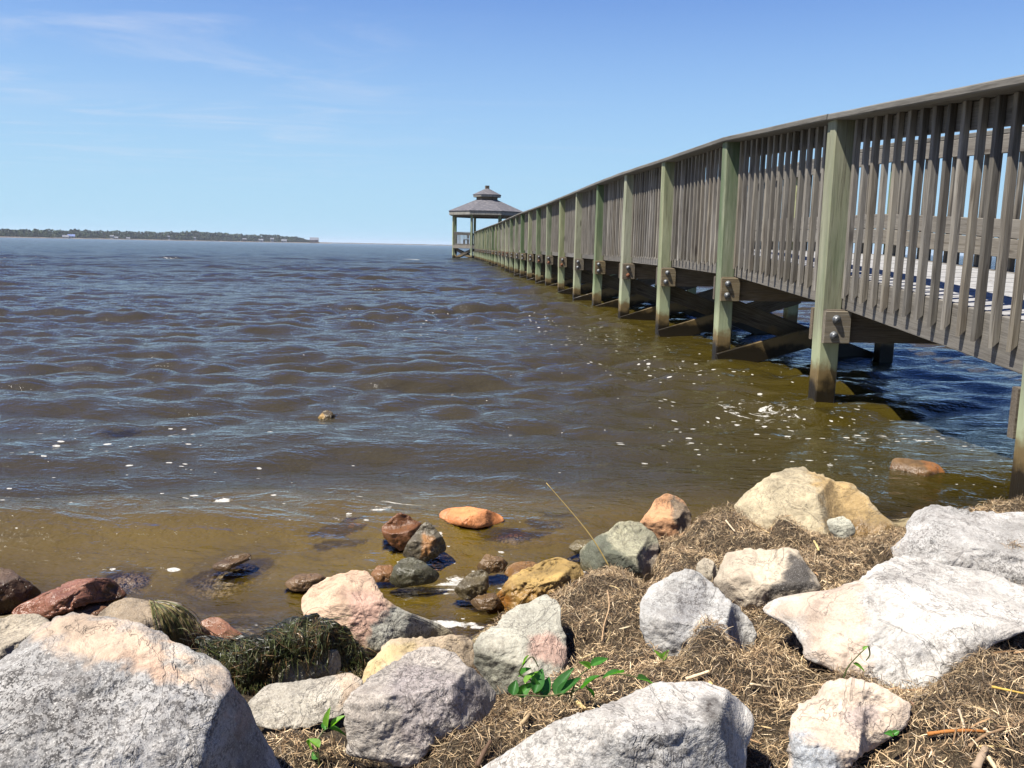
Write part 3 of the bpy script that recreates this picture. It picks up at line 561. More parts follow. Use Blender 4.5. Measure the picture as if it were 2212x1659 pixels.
make_rock('boulder', 'long white granite rock with a right face painted in shade at the bottom centre',
  tR([(-620,1700),(-580,1620),(-480,1560),(-360,1480),(-240,1400),(-130,1345),(0,1310),(120,1265),(230,1220),(330,1170),(450,1165),(580,1165),(680,1200),(760,1260),(830,1330),(840,1400),(800,1500),(790,1609),(790,1800),(-620,1800)]), 0.37, col=(0.61,0.59,0.56), spk=.5, lean=50, seed=36, nf=4, spread=.25, front=22, top=.42, side=.75, cen=(1330,1640), T=.3,
  planes=[(1420,1580,(.35,-1,.25)),(1500,1500,(.1,-.1,1))], patches=[(tR([(-20,1560),(180,1400),(400,1330),(560,1310),(640,1260),(760,1330),(810,1420),(790,1560),(780,1800),(-100,1800)]),(0.36,0.36,0.36),1.0,.75),(tR([(590,1290),(660,1290),(680,1340),(620,1370),(580,1330)]),(0.05,0.04,0.035),.3)])  # grey patch paints shade onto the steep right face
make_rock('boulder', 'cream and pink crumbly boulder with a grey lower corner at the bottom right',
  tR([(1010,1420),(1020,1340),(1060,1280),(1150,1230),(1210,1170),(1280,1145),(1370,1160),(1450,1180),(1560,1240),(1640,1280),(1630,1370),(1560,1440),(1430,1520),(1330,1600),(1280,1700),(1240,1800),(1010,1800),(1010,1500)]), 0.33, col=(0.64,0.53,0.43), spk=.3, lean=50, seed=37, nf=6, spread=.4, rough=1.4,
  patches=[(tR([(1000,1440),(1120,1450),(1180,1470),(1280,1520),(1240,1810),(1000,1810)]),(0.42,0.45,0.49),.9),(tR([(1340,1280),(1480,1270),(1480,1400),(1350,1440),(1300,1360)]),(0.40,0.33,0.31),.7,.8)])
make_rock('rock', 'low brown rock with an orange end awash by the boardwalk post at right',
  tR([(1515,95),(1545,25),(1620,30),(1700,40),(1760,50),(1800,80),(1825,120),(1700,130),(1620,125),(1560,120)]), 0.01, col=(0.25,0.16,0.08), spk=.2, wet=.6, lean=55, seed=38, group=wetg, patches=[(tR([(1680,30),(1770,45),(1830,120),(1740,90)]),(0.46,0.22,0.09),.1)])
make_rock('pebble', 'small mauve pebble lying on the straw beside the orange stick',
  tR([(1755,1470),(1765,1440),(1790,1425),(1820,1435),(1840,1470),(1830,1510),(1790,1520),(1760,1505)]), 0.33, col=(0.42,0.34,0.32), spk=.1, lean=50, seed=39, nf=3, cat='pebble')
make_rock('rock', 'tiny dark rock with foam far out left of the pier',
  [(684,905),(690,897),(697,889),(706,885),(716,889),(724,898),(738,905),(720,911),(700,912)], -0.03, col=(0.14,0.12,0.07), spk=.6, wet=.5, lean=50, seed=40, nf=3, group=wetg, patches=[([(684,905),(697,893),(702,900),(698,910)],(0.6,0.45,0.2),.1)])
make_rock('rock', 'dim purplish rock submerged far out at the left',
  [(205,955),(250,938),(330,940),(345,952),(290,965),(230,966)], -0.03, col=(0.5,0.28,0.22), spk=.1, wet=0, lean=80, seed=41, group=wetg)
make_rock('rock', 'orange brown rock submerged in front of the boardwalk',
  [(1625,1085),(1660,1075),(1720,1080),(1770,1100),(1700,1110),(1640,1105)], -0.03, col=(0.8,0.35,0.12), spk=.1, wet=0, lean=80, seed=42, group=wetg)

for nm_, lab_, pl_, zb_, co_ in [
  ('rock', 'amber brown stone awash between the small brown stone and the mossy boulder', [(1085,1235),(1110,1215),(1150,1212),(1185,1228),(1190,1245),(1150,1258),(1105,1252)], 0.0, (0.34,0.20,0.08)),
  ('rock', 'dark flat stone awash just left of the yellow conglomerate', [(1015,1300),(1035,1283),(1070,1280),(1085,1300),(1065,1318),(1030,1318)], 0.0, (0.20,0.14,0.08)),
  ('rock', 'rust brown sunken stone right behind the peach rock top', [(800,1240),(815,1222),(845,1220),(860,1240),(845,1258),(812,1258)], -0.004, (0.42,0.24,0.12)),
  ('rock', 'orange stone awash on the left of the russet brown rock', [(735,1135),(755,1118),(790,1117),(806,1132),(790,1147),(752,1148)], 0.004, (0.66,0.30,0.10)),
  ('rock', 'dark brown sunken stone between the submerged slab and the peach rock', [(610,1262),(640,1240),(690,1238),(715,1255),(690,1275),(635,1278)], -0.012, (0.30,0.21,0.13)),
  ('rock', 'olive stone awash near the foot of the dry stalk', [(1225,1182),(1245,1166),(1280,1165),(1295,1182),(1275,1196),(1240,1196)], 0.004, (0.28,0.25,0.14))]:
    make_rock(nm_, lab_, pl_, zb_, col=co_, spk=.35, wet=.5, lean=58, seed=60+int(pl_[0][0]) % 31, group=wetg, rough=1.3)
# ------------------------------------------------------------------ the ground settles round the rocks
def project(P):
    Q = (P-CAM) @ RM; return CX+FL*Q[:,0]/-Q[:,2], CY-FL*Q[:,1]/-Q[:,2]
GZ = GZ0.copy(); XR, YR = X.ravel(), Y.ravel(); nearg = np.where((np.abs(XR) < 3.9) & (YR > .5) & (YR < 4.3))[0]
PROT = [tR([(490,1110),(500,930),(560,870),(640,870),(720,960),(750,1110)]), tR([(930,290),(1080,230),(1180,240),(1200,340),(1200,440),(930,440)])]
for _ in range(16):
    PP = np.stack([XR[nearg], YR[nearg], GZ[nearg]], 1); u, v = project(PP); dist = np.linalg.norm(PP-CAM, axis=1); hit = np.zeros(len(nearg), bool)
    for g in ROCKS.values():
        lo, hi = g.poly.min(0), g.poly.max(0); m_ = np.where((u > lo[0]) & (u < hi[0]) & (v > lo[1]) & (v < hi[1]))[0]
        if len(m_) == 0: continue
        a = np.arctan2(v[m_]-g.c[1], u[m_]-g.c[0]) % (2*math.pi); Rr_ = np.interp(a, np.append(g.th, 2*math.pi), np.append(g.Rr, g.Rr[0])); rho = np.hypot(u[m_]-g.c[0], v[m_]-g.c[1])/Rr_
        t = g.tfront(u[m_], v[m_])
        hit[m_] |= (rho < .95) & (dist[m_] < t+.02)
    for p_ in PROT: hit &= ~inside(p_, u, v)
    if not hit.any(): break
    GZ[nearg[hit]] -= .018
G2 = GZ.reshape(X.shape); iy = np.where((gy > .3) & (gy < 4.25))[0]; ix = np.where((gx > -2.25) & (gx < 3.85))[0]; sub_ = G2[np.ix_(iy, ix)]
for _ in range(3):
    s_ = sub_.copy(); s_[1:-1,1:-1] = (sub_[1:-1,1:-1]*2+sub_[:-2,1:-1]+sub_[2:,1:-1]+sub_[1:-1,:-2]+sub_[1:-1,2:])/6; sub_ = np.minimum(s_, sub_+.006)
G2[np.ix_(iy, ix)] = sub_; GZ = G2.ravel(); ground_raw = ground
gxs, gys = gx[ix], gy[iy]
def ground(x, y, fine=True):
    x, y = np.asarray(x, float), np.asarray(y, float); r = ground_raw(x, y, fine); ins = (x > gxs[0]) & (x < gxs[-1]) & (y > gys[0]) & (y < gys[-1])
    fx = np.clip(np.interp(x, gxs, np.arange(len(gxs))), 0, len(gxs)-1.001); fy = np.clip(np.interp(y, gys, np.arange(len(gys))), 0, len(gys)-1.001); i, j = fx.astype(int), fy.astype(int); a, b = fx-i, fy-j
    bl = sub_[j,i]*(1-a)*(1-b)+sub_[j,i+1]*a*(1-b)+sub_[j+1,i]*(1-a)*b+sub_[j+1,i+1]*a*b
    return np.where(ins, bl, r)
GZ = np.where(np.hypot(XR, YR) > 40, np.minimum(GZ, -0.9), GZ); GZ = np.where((YR < 0) | ((YR < 40) & (XR > 20)), np.maximum(GZ, 0.05), GZ)
tag(link('ground', mesh('ground', np.stack([XR, YR, GZ], 1), grid_faces(len(gy), len(gx)), M['ground'], smooth=True)), kind='structure')

# ------------------------------------------------------------------ water
def water_grid():
    th = np.arange(-rad(62), rad(62), 0.0034); r = [1.25]
    while r[-1] < 7000: r.append(r[-1]*(1.0047 if r[-1] < 60 else 1.012))
    r = np.array(r); TH, R = np.meshgrid(th, r); return R*np.sin(TH), R*np.cos(TH), R, len(r), len(th)
WX, WY, WR, WNR, WNC = water_grid()
x0, y0, R0 = WX.ravel(), WY.ravel(), WR.ravel()
rw = np.random.default_rng(21); Zw = np.zeros_like(x0); DX = np.zeros_like(x0); DY = np.zeros_like(x0)
off = np.maximum(np.interp(x0, shx, shy)*-1 + y0, 0); amp = 0.75+0.6*np.clip(off/9, 0, 1); amp = amp*(1+0.35*np.clip((R0-15)/40, 0, 1))
for i in range(64):
    lam = 0.22*(3.6/0.22)**(i/63.0)*rw.uniform(.93,1.07); ang = rad(-90+5)+rw.normal(0, rad(13 if lam > .9 else 24)); k = 2*math.pi/lam; ph = rw.uniform(0, 6.28)
    A = 0.0072*lam**0.92*(1.75 if lam < 0.6 else (1.1 if lam < 1.1 else (0.5 if lam < 1.9 else 0.28))); fade = np.clip((lam/(R0*0.0047)-2.2)/2.0, 0, 1)
    wob = 0.9*np.sin(x0*0.22/lam**.5+ph*2)+0.4*np.sin(y0*0.17/lam+ph*5)
    a = k*(x0*math.cos(ang)+y0*math.sin(ang))+ph+wob; Zw += A*amp*fade*np.sin(a); DX += 0.8*A*amp*fade*np.cos(a)*math.cos(ang); DY += 0.8*A*amp*fade*np.cos(a)*math.sin(ang)
grp = np.clip(0.75+0.55*fbm(p3(x0*0.16, y0*0.3), 2, 5), 0.3, 1.5); grp = np.where(R0 > 60, 1, grp); Zw *= grp
ycr = np.interp(x0, [-4,-1.9,-1.1,-0.5,0.2,0.8,1.6,3], [2.7,2.86,2.98,3.16,3.22,3.5,3.9,4.3]); damp = 0.50+0.50*np.clip((y0-ycr+.15)/.5, 0, 1); Zw *= damp; DX *= damp; DY *= damp
Zw += np.clip((30-R0)/20, 0, 1)*amp*fbm(p3(x0*2.2, y0*4.5), 3, 31)*0.010
yc = np.interp(x0, [-4,-1.9,-1.1,-0.5,0.2,0.8,1.6,3], [2.7,2.86,2.98,3.16,3.22,3.5,3.9,4.3]) + 0.04*np.sin(x0*3.1); s = y0-yc
ch = np.interp(x0, [-6,-2,-1,0,1,2,4], [.08,.085,.08,.045,.035,.03,.02]); Zw += ch*np.where(s < 0, np.exp(-(s/0.20)**2), np.exp(-(s/0.42)**2)) - 0.012*np.exp(-((s+0.5)/0.25)**2)
Zw -= 0.022*np.clip((yc-.25-y0)/.25, 0, 1)
for q_, a_, w_ in ((1.35,.05,.3),(2.6,.045,.38)):
    s2 = s-q_-0.15*np.sin(x0*1.3+q_); Zw += a_*np.where(s2 < 0, np.exp(-(s2/w_)**2), np.exp(-(s2/(w_*1.7))**2))*np.clip(0.7+0.6*np.sin(x0*0.9+q_*2), 0.1, 1)*np.clip((9-R0)/3, 0, 1)
wv = np.stack([x0-DX, y0-DY, Zw], 1)
dep = np.ones(len(wv)); nearm = np.where((R0 < 6.5) & (x0 > -3.5) & (x0 < 4.5))[0]
gz = ground(wv[nearm,0], wv[nearm,1]); top = gz.copy(); down = Vector((0,0,-1))
for b in BVHS:
    pass
sel = nearm[(R0[nearm] < 5.2)]; gtop = dict(zip(nearm.tolist(), gz.tolist())); topm = np.full(len(wv), -9.0); topm[nearm] = gz
SL = Vector((0,.94,-.34)); Lr = np.full(len(wv), 99.0); Lr[nearm] = np.maximum(wv[nearm,2]-gz, 0)/.34*1.3
BB = [(b, g.obj) for b, g in zip(BVHS, ROCKS.values())]
for b, o in BB:
    co = np.empty(len(o.data.vertices)*3, np.float32); o.data.vertices.foreach_get('co', co); co = co.reshape(-1,3)+np.array(o.matrix_world.translation if o.matrix_world.translation.length else MW[o.name].translation)
    lo, hi = co.min(0)-.01, co.max(0)+.01
    if lo[2] > 0.12: continue
    m_ = nearm[(wv[nearm,0] > lo[0]) & (wv[nearm,0] < hi[0]) & (wv[nearm,1] > lo[1]) & (wv[nearm,1] < hi[1])]
    for i in m_.tolist():
        h = b.ray_cast(Vector((wv[i,0], wv[i,1], 2.0)), down)[0]
        if h is not None and h.z > topm[i]: topm[i] = h.z
    lo2 = lo[1]-.9; m_ = nearm[(wv[nearm,0] > lo[0]) & (wv[nearm,0] < hi[0]) & (wv[nearm,1] > lo2) & (wv[nearm,1] < hi[1])]
    for i in m_.tolist():
        h = b.ray_cast(Vector(wv[i]), SL)
        if h[0] is not None and h[3] < Lr[i]: Lr[i] = h[3]
dpt = np.where(R0 < 6.5, wv[:,2]-topm, 1.0); dpt = np.where(topm < -5, 1.0, dpt)
Lr = np.where(dpt < 0, 0, Lr); dfac = 1-np.exp(-np.maximum(np.minimum(Lr, 2)*.5+np.clip(dpt, 0, 1)*2.2, 0)/0.28); dfac = np.clip(dfac, 0, 1)
def blob(u, v, su, sv, a=1.0):
    P = at_z(np.array(u), np.array(v)); return a*np.exp(-((x0-P[0])/su)**2-((y0-P[1])/sv)**2)
foam = np.full(len(x0), 0.05)
for u, v, su, sv, a in [(1480,800,.7,1.1,.72),(1650,890,.8,.45,.85),(1560,905,.5,.35,.7),(1900,950,.7,.3,.8),(2050,965,.6,.2,.85),(1300,730,.7,1.6,.55),(1200,700,.8,2,.45),(480,1100,.22,.10,.95),(300,1090,.5,.2,.5),(200,980,.8,.5,.38),(860,1110,.35,.12,.6),
    (1000,1240,.18,.12,1.15),(880,1215,.16,.09,1.1),(975,1340,.12,.06,1.3),(1100,1235,.12,.08,1.0),(830,1130,.10,.06,1.0),(700,1150,.2,.06,.75),(940,1170,.08,.06,1.0),(870,1110,.22,.07,1.1),(1180,1190,.2,.06,.6),(1450,950,.5,.5,.6),(560,1370,.15,.05,.8),(620,1340,.1,.05,.7),(1750,1010,.5,.2,.6),(240,1230,.3,.1,.5),(1000,700,1.5,2,.3)]: foam = np.maximum(foam, blob(u, v, su, sv, a))
foam = np.maximum(foam, np.where((dpt > 0) & (R0 < 4.5), 0.45*np.exp(-((dpt-0.006)/0.010)**2), 0))
calm = np.exp(-((s+0.3)/0.35)**2)*np.clip((0.8-x0)/1.0, 0, 1); calm = np.maximum(calm, np.where(y0 < yc-0.5, 0.25, 0))
watat = np.stack([dfac, foam, calm], 1)
WF = grid_faces(WNR, WNC)
tag(link('water', mesh('water', wv, WF, M['water'], dict(wat=watat), smooth=True)), kind='structure')
# ------------------------------------------------------------------ boardwalk pier
PY = [1.2,3.58,6.0,8.4,10.75,12.75,14.9,17.2,19.6,22.1,24.3,26.4,28.6,30.9,33.4,36,38.7,41.4]; PX = [2.21,2.176,2.113,1.968,1.786,1.56,1.36,1.175,.985,.79,.59,.385,.18,-.01,-.2,-.4,-.6,-.81]
while PY[-1] < 67.5: PY.append(PY[-1]+2.4); PX.append(PX[-1]-2.4*0.0885)
PX = [x+.08 for x in PX]; RT = [1.66,1.80,1.975,2.11,2.14] + [2.15]*50; WID = 1.66
nP = len(PY); CP = [np.array([PX[i], PY[i], 0.0]) for i in range(nP)]
def dirv(a, b): d = b-a; d[2] = 0; return d/np.linalg.norm(d)
TAN = [dirv(CP[max(i-1,0)].copy(), CP[min(i+1,nP-1)].copy()) for i in range(nP)]
OUT = [np.array([-t[1], t[0], 0]) for t in TAN]; FP = [CP[i]-OUT[i]*WID for i in range(nP)]
pier = empty('boardwalk_pier', CP[0]); tag(pier, 'long weathered wooden boardwalk on green posts running out over the water to the gazebo', 'pier')
UP = np.array([0,0,1.0])
def off3(P, o, z): return (P[0]+o[0], P[1]+o[1], z)
nbal = 0; restV, restF = [], []
for i in range(nP):
    t, o = TAN[i], OUT[i]; rt = RT[i]; sb = rt-1.30
    for side, P, so in ((0, CP[i], 1), (1, FP[i], -1)):
        ofs = o*so
        lean = np.array([random.uniform(-.012,.012), random.uniform(-.012,.012), 0])
        beam('post', off3(P, -lean, -0.75), off3(P, lean, rt-0.045), .14, .14, M['post'], pier, up=t, ch=.008, seg=8, wob=.002)
    for sgn in (-1, 1):      # a cross beam on the shoreward and on the seaward face
        a = CP[i]+o*(0.055 if sgn < 0 else .074)+t*sgn*0.094; b = FP[i]-o*(.055 if sgn < 0 else .074)+t*sgn*0.094
        beam('cross_beam', off3(a, 0*a, sb-.12), off3(b, 0*b, sb-.12), .045, .225, M['beam'], pier)
    a = CP[i]-t*0.141+o*.078; b = CP[i]-t*0.141-o*.098
    blk = beam('end_block', off3(a, 0*a, sb-.125), off3(b, 0*b, sb-.125), .045, .22, M['block'], pier)
    c = CP[i]-t*0.165+o*.012
    for dz in (.055, -.055):
        V, F = [], []; rr = [(.030,0),(.030,.004),(.024,.008),(.022,.016),(.014,.024),(0.003,.027)]
        for (r_, h_) in rr:
            for k in range(12): a_ = k*math.pi/6; V.append((r_*math.cos(a_), r_*math.sin(a_), h_))
        for j in range(len(rr)-1):
            for k in range(12): F.append((j*12+k, j*12+(k+1) % 12, (j+1)*12+(k+1) % 12, (j+1)*12+k))
        F.append(tuple(range(len(V)-12, len(V))))
        fr, _ = frame(off3(c, o*random.uniform(-.012,.012), sb-.125+dz), off3(c-t, 0*c, sb-.125+dz), (0,0,1))
        link('bolt', mesh('bolt', V, F, M['rust'] if (random.random() < .18 and i > 3) else M['bolt'], smooth=False), fr, blk)
    if i > 2:
        a = CP[i]-t*0.096+o*.05; b = FP[i]-t*0.096-o*.05
        beam('cross_brace', off3(a, 0*a, -.03), off3(b, 0*b, sb-.33), .045, .19, M['brace'], pier)
        a = CP[i]+t*0.144-o*.06; b = FP[i]+t*0.144+o*.06
        beam('cross_brace', off3(a, 0*a, sb-.30), off3(b, 0*b, -.03), .045, .19, M['brace'], pier)
    if i == nP-1: break
    d = dirv(CP[i].copy(), CP[i+1].copy()); oo = np.array([-d[1], d[0], 0]); L = np.linalg.norm(CP[i+1]-CP[i]); nb = 15
    for side, A, B, so in ((0, CP[i], CP[i+1], 1), (1, FP[i], FP[i+1], -1)):
        ofs = oo*so; z0, z1 = RT[i], RT[i+1]
        def at(f, lat, dz): p = A+(B-A)*f; return (p[0]+ofs[0]*lat, p[1]+ofs[1]*lat, z0+(z1-z0)*f+dz)
        j = 0.0
        m_h = random.uniform(-.004,.004)
        beam('handrail', at(.001, .005+m_h, -.022), at(.999, .005+m_h, -.022), .205, .042, M['cap'], pier, ch=.007, seg=6, wob=.0015)
        beam('rim_board', at(.0, -.092, -1.182), at(1., -.092, -1.182), .04, .236, M['board'], pier, seg=4, wob=.001)
        beam('top_rail', at(.0, -.091, -.115), at(1., -.091, -.115), .036, .14, M['board'], pier)
        if side == 1:
            beam('kick_board', at(.0, -.135, -.745), at(1., -.135, -.745), .036, .14, M['board'], pier)
            beam('kick_board', at(.0, -.135, -.89), at(1., -.135, -.89), .036, .14, M['board'], pier)
        for k in range(nb):
            f = (0.07+0.14*0.75+(L-0.28)*(k+0.25)/(nb-.5))/L; f = min(f, 1-.11/L); w = .036+random.uniform(-.002,.003)
            lat = -.052+random.uniform(-.003,.003); a_ = at(f, lat, -1.215+random.uniform(-.012,.008)); b_ = at(f+random.uniform(-.002,.002), lat, -.045)
            first = (side == 0 and 1 <= i <= 6) or (side == 1 and i == 1)
            if first and nbal < 100:
                beam('baluster', a_, b_, w, w, M['baluster'], pier, up=tuple(-ofs), ch=.003, cut=.036, seg=5, wob=.0018); nbal += 1
            else:
                m_, L_ = frame(a_, b_, tuple(-ofs)); v_, f_ = prism_data(w, w, L_, .003, .036); n0 = len(restV); restV += [tuple(m_ @ Vector(p)) for p in v_]; restF += [tuple(x_+n0 for x_ in ff) for ff in f_]
cen0 = Vector(CP[5]); fr0 = Matrix.Translation(cen0)
ro = link('balusters', mesh('balusters', (np.array(restV)-np.array(cen0)), restF, M['baluster']), fr0, pier); ro['kind'] = 'stuff'
# deck planks lie across; one part, the planks are its pattern
V, F = [], []
def deckp(y):
    i = min(max(np.searchsorted(PY, y)-1, 0), nP-2); f = (y-PY[i])/(PY[i+1]-PY[i]); d = dirv(CP[i].copy(), CP[i+1].copy()); o = np.array([-d[1], d[0], 0]); p = CP[i]+(CP[i+1]-CP[i])*f
    return p, o, RT[i]+(RT[i+1]-RT[i])*f-1.07
y = PY[0]
while y < PY[-1]:
    w = .140; p, o, z = deckp(y); p2, o2, z2 = deckp(min(y+w-.006, PY[-1]-.001)); jz = random.uniform(-.0015,.0015); n0 = len(V)
    for (pp, oo_, zz) in ((p, o, z), (p2, o2, z2)):
        for lat, dz in ((-.115,0),(-(WID-.115),0),(-(WID-.115),-.038),(-.115,-.038)): V.append((pp[0]+oo_[0]*lat, pp[1]+oo_[1]*lat, zz+dz+jz))
    F += [tuple(n0+k for k in f_) for f_ in ((0,1,2,3),(7,6,5,4),(0,4,5,1),(1,5,6,2),(2,6,7,3),(3,7,4,0))]; y += w
p = Vector(CP[2]); link('deck', mesh('deck', np.array(V)-np.array(p), F, M['deck']), Matrix.Translation(p), pier)
for lat in (-.35,-.72,-1.08,-1.4):
    V, F = [], []
    for i in range(nP):
        d = TAN[i]; o = OUT[i]; p_ = CP[i]+o*lat
        for dx, z in ((-.019,RT[i]-1.112),(.019,RT[i]-1.112),(.019,RT[i]-1.297),(-.019,RT[i]-1.297)): V.append((p_[0]+o[0]*dx, p_[1]+o[1]*dx, z))
        if i: n1 = i*4; F += [(n1-4+k, n1-4+(k+1) % 4, n1+(k+1) % 4, n1+k) for k in range(4)]
    link('joist', mesh('joist', np.array(V)-np.array(p), F, M['beam']), Matrix.Translation(p), pier)

# ------------------------------------------------------------------ gazebo
GC = np.array([-2.36, 72.2, 0.0]); gaz = empty('gazebo', GC); tag(gaz, 'octagonal wooden gazebo with grey shingled two tier roof at the far end of the boardwalk', 'gazebo')
ANG = [rad(22.5+45*k) for k in range(8)]
def oc(r, z): return [(GC[0]+r*math.cos(a), GC[1]+r*math.sin(a), z) for a in ANG]
def gz_(name, V, F, m_): o_ = link(name, mesh(name, np.array(V)-GC, F, m_), Matrix.Translation(Vector(GC)), gaz); return o_
def cone(name, rings, m_, capb=True, capt=True):
    V, F = [], []
    for r_, z in rings: V += oc(r_, z)
    for j in range(len(rings)-1): F += [(j*8+k, j*8+(k+1) % 8, (j+1)*8+(k+1) % 8, (j+1)*8+k) for k in range(8)]
    if capb: F.append(tuple(range(7,-1,-1)))
    if capt: F.append(tuple(range(len(V)-8, len(V))))
    return gz_(name, V, F, m_)
cone('floor', [(2.98,.84),(2.98,1.08)], M['board'])
for P in oc(2.88, 0): beam('post', (P[0],P[1],-1.0), (P[0],P[1],3.55), .17, .17, M['post'], gaz, up=(P[0]-GC[0],P[1]-GC[1],0), ch=.01, seg=4)
cone('ceiling_beam', [(2.80,3.37),(2.96,3.37),(2.96,3.55),(2.80,3.55)], M['beam'], False, False)
cone('fascia', [(3.13,3.50),(3.27,3.50),(3.27,3.80),(3.13,3.80)], M['fascia'], False, False)
cone('lower_roof', [(3.12,3.60),(3.32,3.79),(3.32,3.83),(0.98,4.78)], M['shingle'])
cone('cupola', [(0.93,4.72),(0.93,5.06)], M['beam'])
cone('cupola_fascia', [(1.10,5.02),(1.21,5.02),(1.21,5.16),(1.10,5.16)], M['fascia'], False, False)
cone('upper_roof', [(1.09,5.08),(1.25,5.17),(1.25,5.20),(0.14,5.72)], M['shingle'])
beam('finial', (GC[0],GC[1],5.60), (GC[0],GC[1],5.95), .31, .31, M['beam'], gaz, up=(1,.3,0), ch=.03)
pc = oc(2.88, 0)
for k in range(8):
    A, B = np.array(pc[k]), np.array(pc[(k+1) % 8]); mid = (A+B)/2
    if mid[1] < GC[1] and abs(mid[0]-GC[0]) < .5: continue
    parts = []; inw = (GC-mid); inw[2] = 0; inw /= np.linalg.norm(inw)
    def pz(f, z, s_=0): p_ = A+(B-A)*f+inw*s_; return (p_[0], p_[1], z)
    for z, w_, h_ in ((2.12,.14,.04),(2.0,.04,.13),(1.12,.04,.15),(.93,.05,.22)):
        m_, L_ = frame(pz(.04,z), pz(.96,z), (0,0,1)); v_, f_ = prism_data(w_, h_, L_); parts.append((v_, f_, m_))
    for j in range(13):
        m_, L_ = frame(pz((j+1)/14,1.0,-.04), pz((j+1)/14,2.08,-.04), tuple(inw)); v_, f_ = prism_data(.038,.038,L_); parts.append((v_, f_, m_))
    V, F = multi(parts); gz_('railing', V, F, M['board'])
    beam('cross_brace', pz(.03,.02,.1), pz(.97,.75,.1), .05, .2, M['brace'], gaz); beam('cross_brace', pz(.03,.75,.16), pz(.97,.02,.16), .05, .2, M['brace'], gaz)
bn = empty('bench', (GC[0]-1.6,GC[1]+.3,1.08)); tag(bn, 'dark wooden bench standing inside the gazebo behind its railing', 'bench')
bx, by = GC[0]-1.7, GC[1]+.2
beam('seat', (bx,by-.7,1.53), (bx,by+.7,1.53), .4, .05, M['beam'], bn); beam('backrest', (bx+.2,by-.7,1.8), (bx+.2,by+.7,1.8), .04, .28, M['beam'], bn)
for sx in (-.15,.15):
    for sy in (-.6,.6): beam('leg', (bx+sx,by+sy,1.08), (bx+sx,by+sy,1.51), .07, .07, M['beam'], bn, up=(0,1,0))

# ------------------------------------------------------------------ far shore
UU = [-260,-60,0,100,200,300,357,430,528,600,650,672,692]; TT = [491,490,494,494,496,499,501,498,506,508,513,520,524.5]; HH = [505,509,510.5,512,514.5,516.8,518,519.6,521.7,523.6,524.9,525.6,526.2]
def shd(u): return float(np.interp(u, [-260,0,692], [800,900,1500]))
rs = np.random.default_rng(5); V, F, C = [], [], []
GR = [(0.060,0.095,0.045),(0.045,0.070,0.042),(0.085,0.12,0.05),(0.06,0.075,0.05),(0.040,0.060,0.042),(0.10,0.12,0.055)]
leafs = []
for row in range(3):
    u = -260.0
    while u < 690:
        D = shd(u)+[60,30,5][row]; top = np.interp(u, UU, TT); bot = np.interp(u, UU, HH); Hm = (bot-top)/FL*D*[1.0,.8,.5][row]*rs.uniform(.82,1.04); P = at_y(np.array(u), np.array(bot), D); 
        if Hm > .6:
            r_ = Hm*rs.uniform(.32,.55)+.5; c_ = GR[rs.integers(len(GR))]; zt = Hm+0.6; n = int(110 if row < 2 else 60)
            dd = rs.normal(size=(n,3)); dd /= np.linalg.norm(dd, axis=1)[:,None]; dd *= (rs.uniform(.55,1.0,n)**.6)[:,None]
            ctr = np.array([P[0],P[1],max(zt-r_*.8, .5)]); pts = ctr+dd*np.array([r_,r_,r_*.8]); pts[:,2] = np.maximum(pts[:,2], .2)
            nb_ = int(n*.35); low = np.stack([P[0]+rs.uniform(-r_,r_,nb_), P[1]+rs.uniform(-r_,r_,nb_), rs.uniform(.2, zt*.6+.3, nb_)], 1); pts = np.concatenate([pts, low])
            leafs.append((pts, c_, r_*.26))
            u += max(r_*1.15/D*FL, 1.5)
        else: u += 3
LV, LC = [], []
for pts, c_, sz_ in leafs:
    n = len(pts); a1 = rs.normal(size=(n,3)); a1 /= np.linalg.norm(a1,axis=1)[:,None]; a2 = np.cross(a1, rs.normal(size=(n,3))); a2 /= np.linalg.norm(a2,axis=1)[:,None]
    s_ = sz_*rs.uniform(.6,1.3,n)[:,None]; q4 = np.stack([pts-a1*s_, pts+a2*s_*.8, pts+a1*s_, pts-a2*s_*.8], 1); LV.append(q4.reshape(-1,3)); cc = .72*np.array(c_)*rs.uniform(.6,1.35,(n,1)); LC.append(np.repeat(cc, 4, 0))
LV = np.concatenate(LV); LC = np.concatenate(LC)
tag(link('far_wood', mesh('far_wood', LV, np.arange(len(LV)).reshape(-1,4), M['tree'], dict(col=LC))), 'low dark green wood along the far shore behind the houses', 'wood', kind='stuff')
V, F = [], []
us = np.linspace(-300, 715, 60)
for u in us:
    bot = np.interp(u, UU, HH); D = shd(min(u, 692)); P = at_y(np.array(u), np.array(bot), D)
    for dy, z in ((-6,-.5),(0,.9),(80,1.2),(300,1.0),(300,-1)): V.append((P[0]*(D+dy)/D, P[1]+dy, z))
for i in range(len(us)-1): F += [(i*5+k, i*5+k+1, (i+1)*5+k+1, (i+1)*5+k) for k in range(4)]
tag(link('far_shore', mesh('far_shore', V, F, M['shore'])), kind='structure')
V, F = [], []
us = np.linspace(640, 1250, 50)
for i_, u in enumerate(us):
    D = 2600; P = at_y(np.array(u), np.array(528.), D); h_ = 2.6*min(1, (1250-u)/250+.1)+rs.uniform(-.3,.3)
    for dy, z in ((-5,-.5),(0,h_),(60,h_),(60,-1)): V.append((P[0]*(D+dy)/D, P[1]+dy, z))
for i in range(len(us)-1): F += [(i*4+k, i*4+k+1, (i+1)*4+k+1, (i+1)*4+k) for k in range(3)]
tag(link('marsh_shore', mesh('marsh_shore', V, F, M['marsh'])), kind='structure')
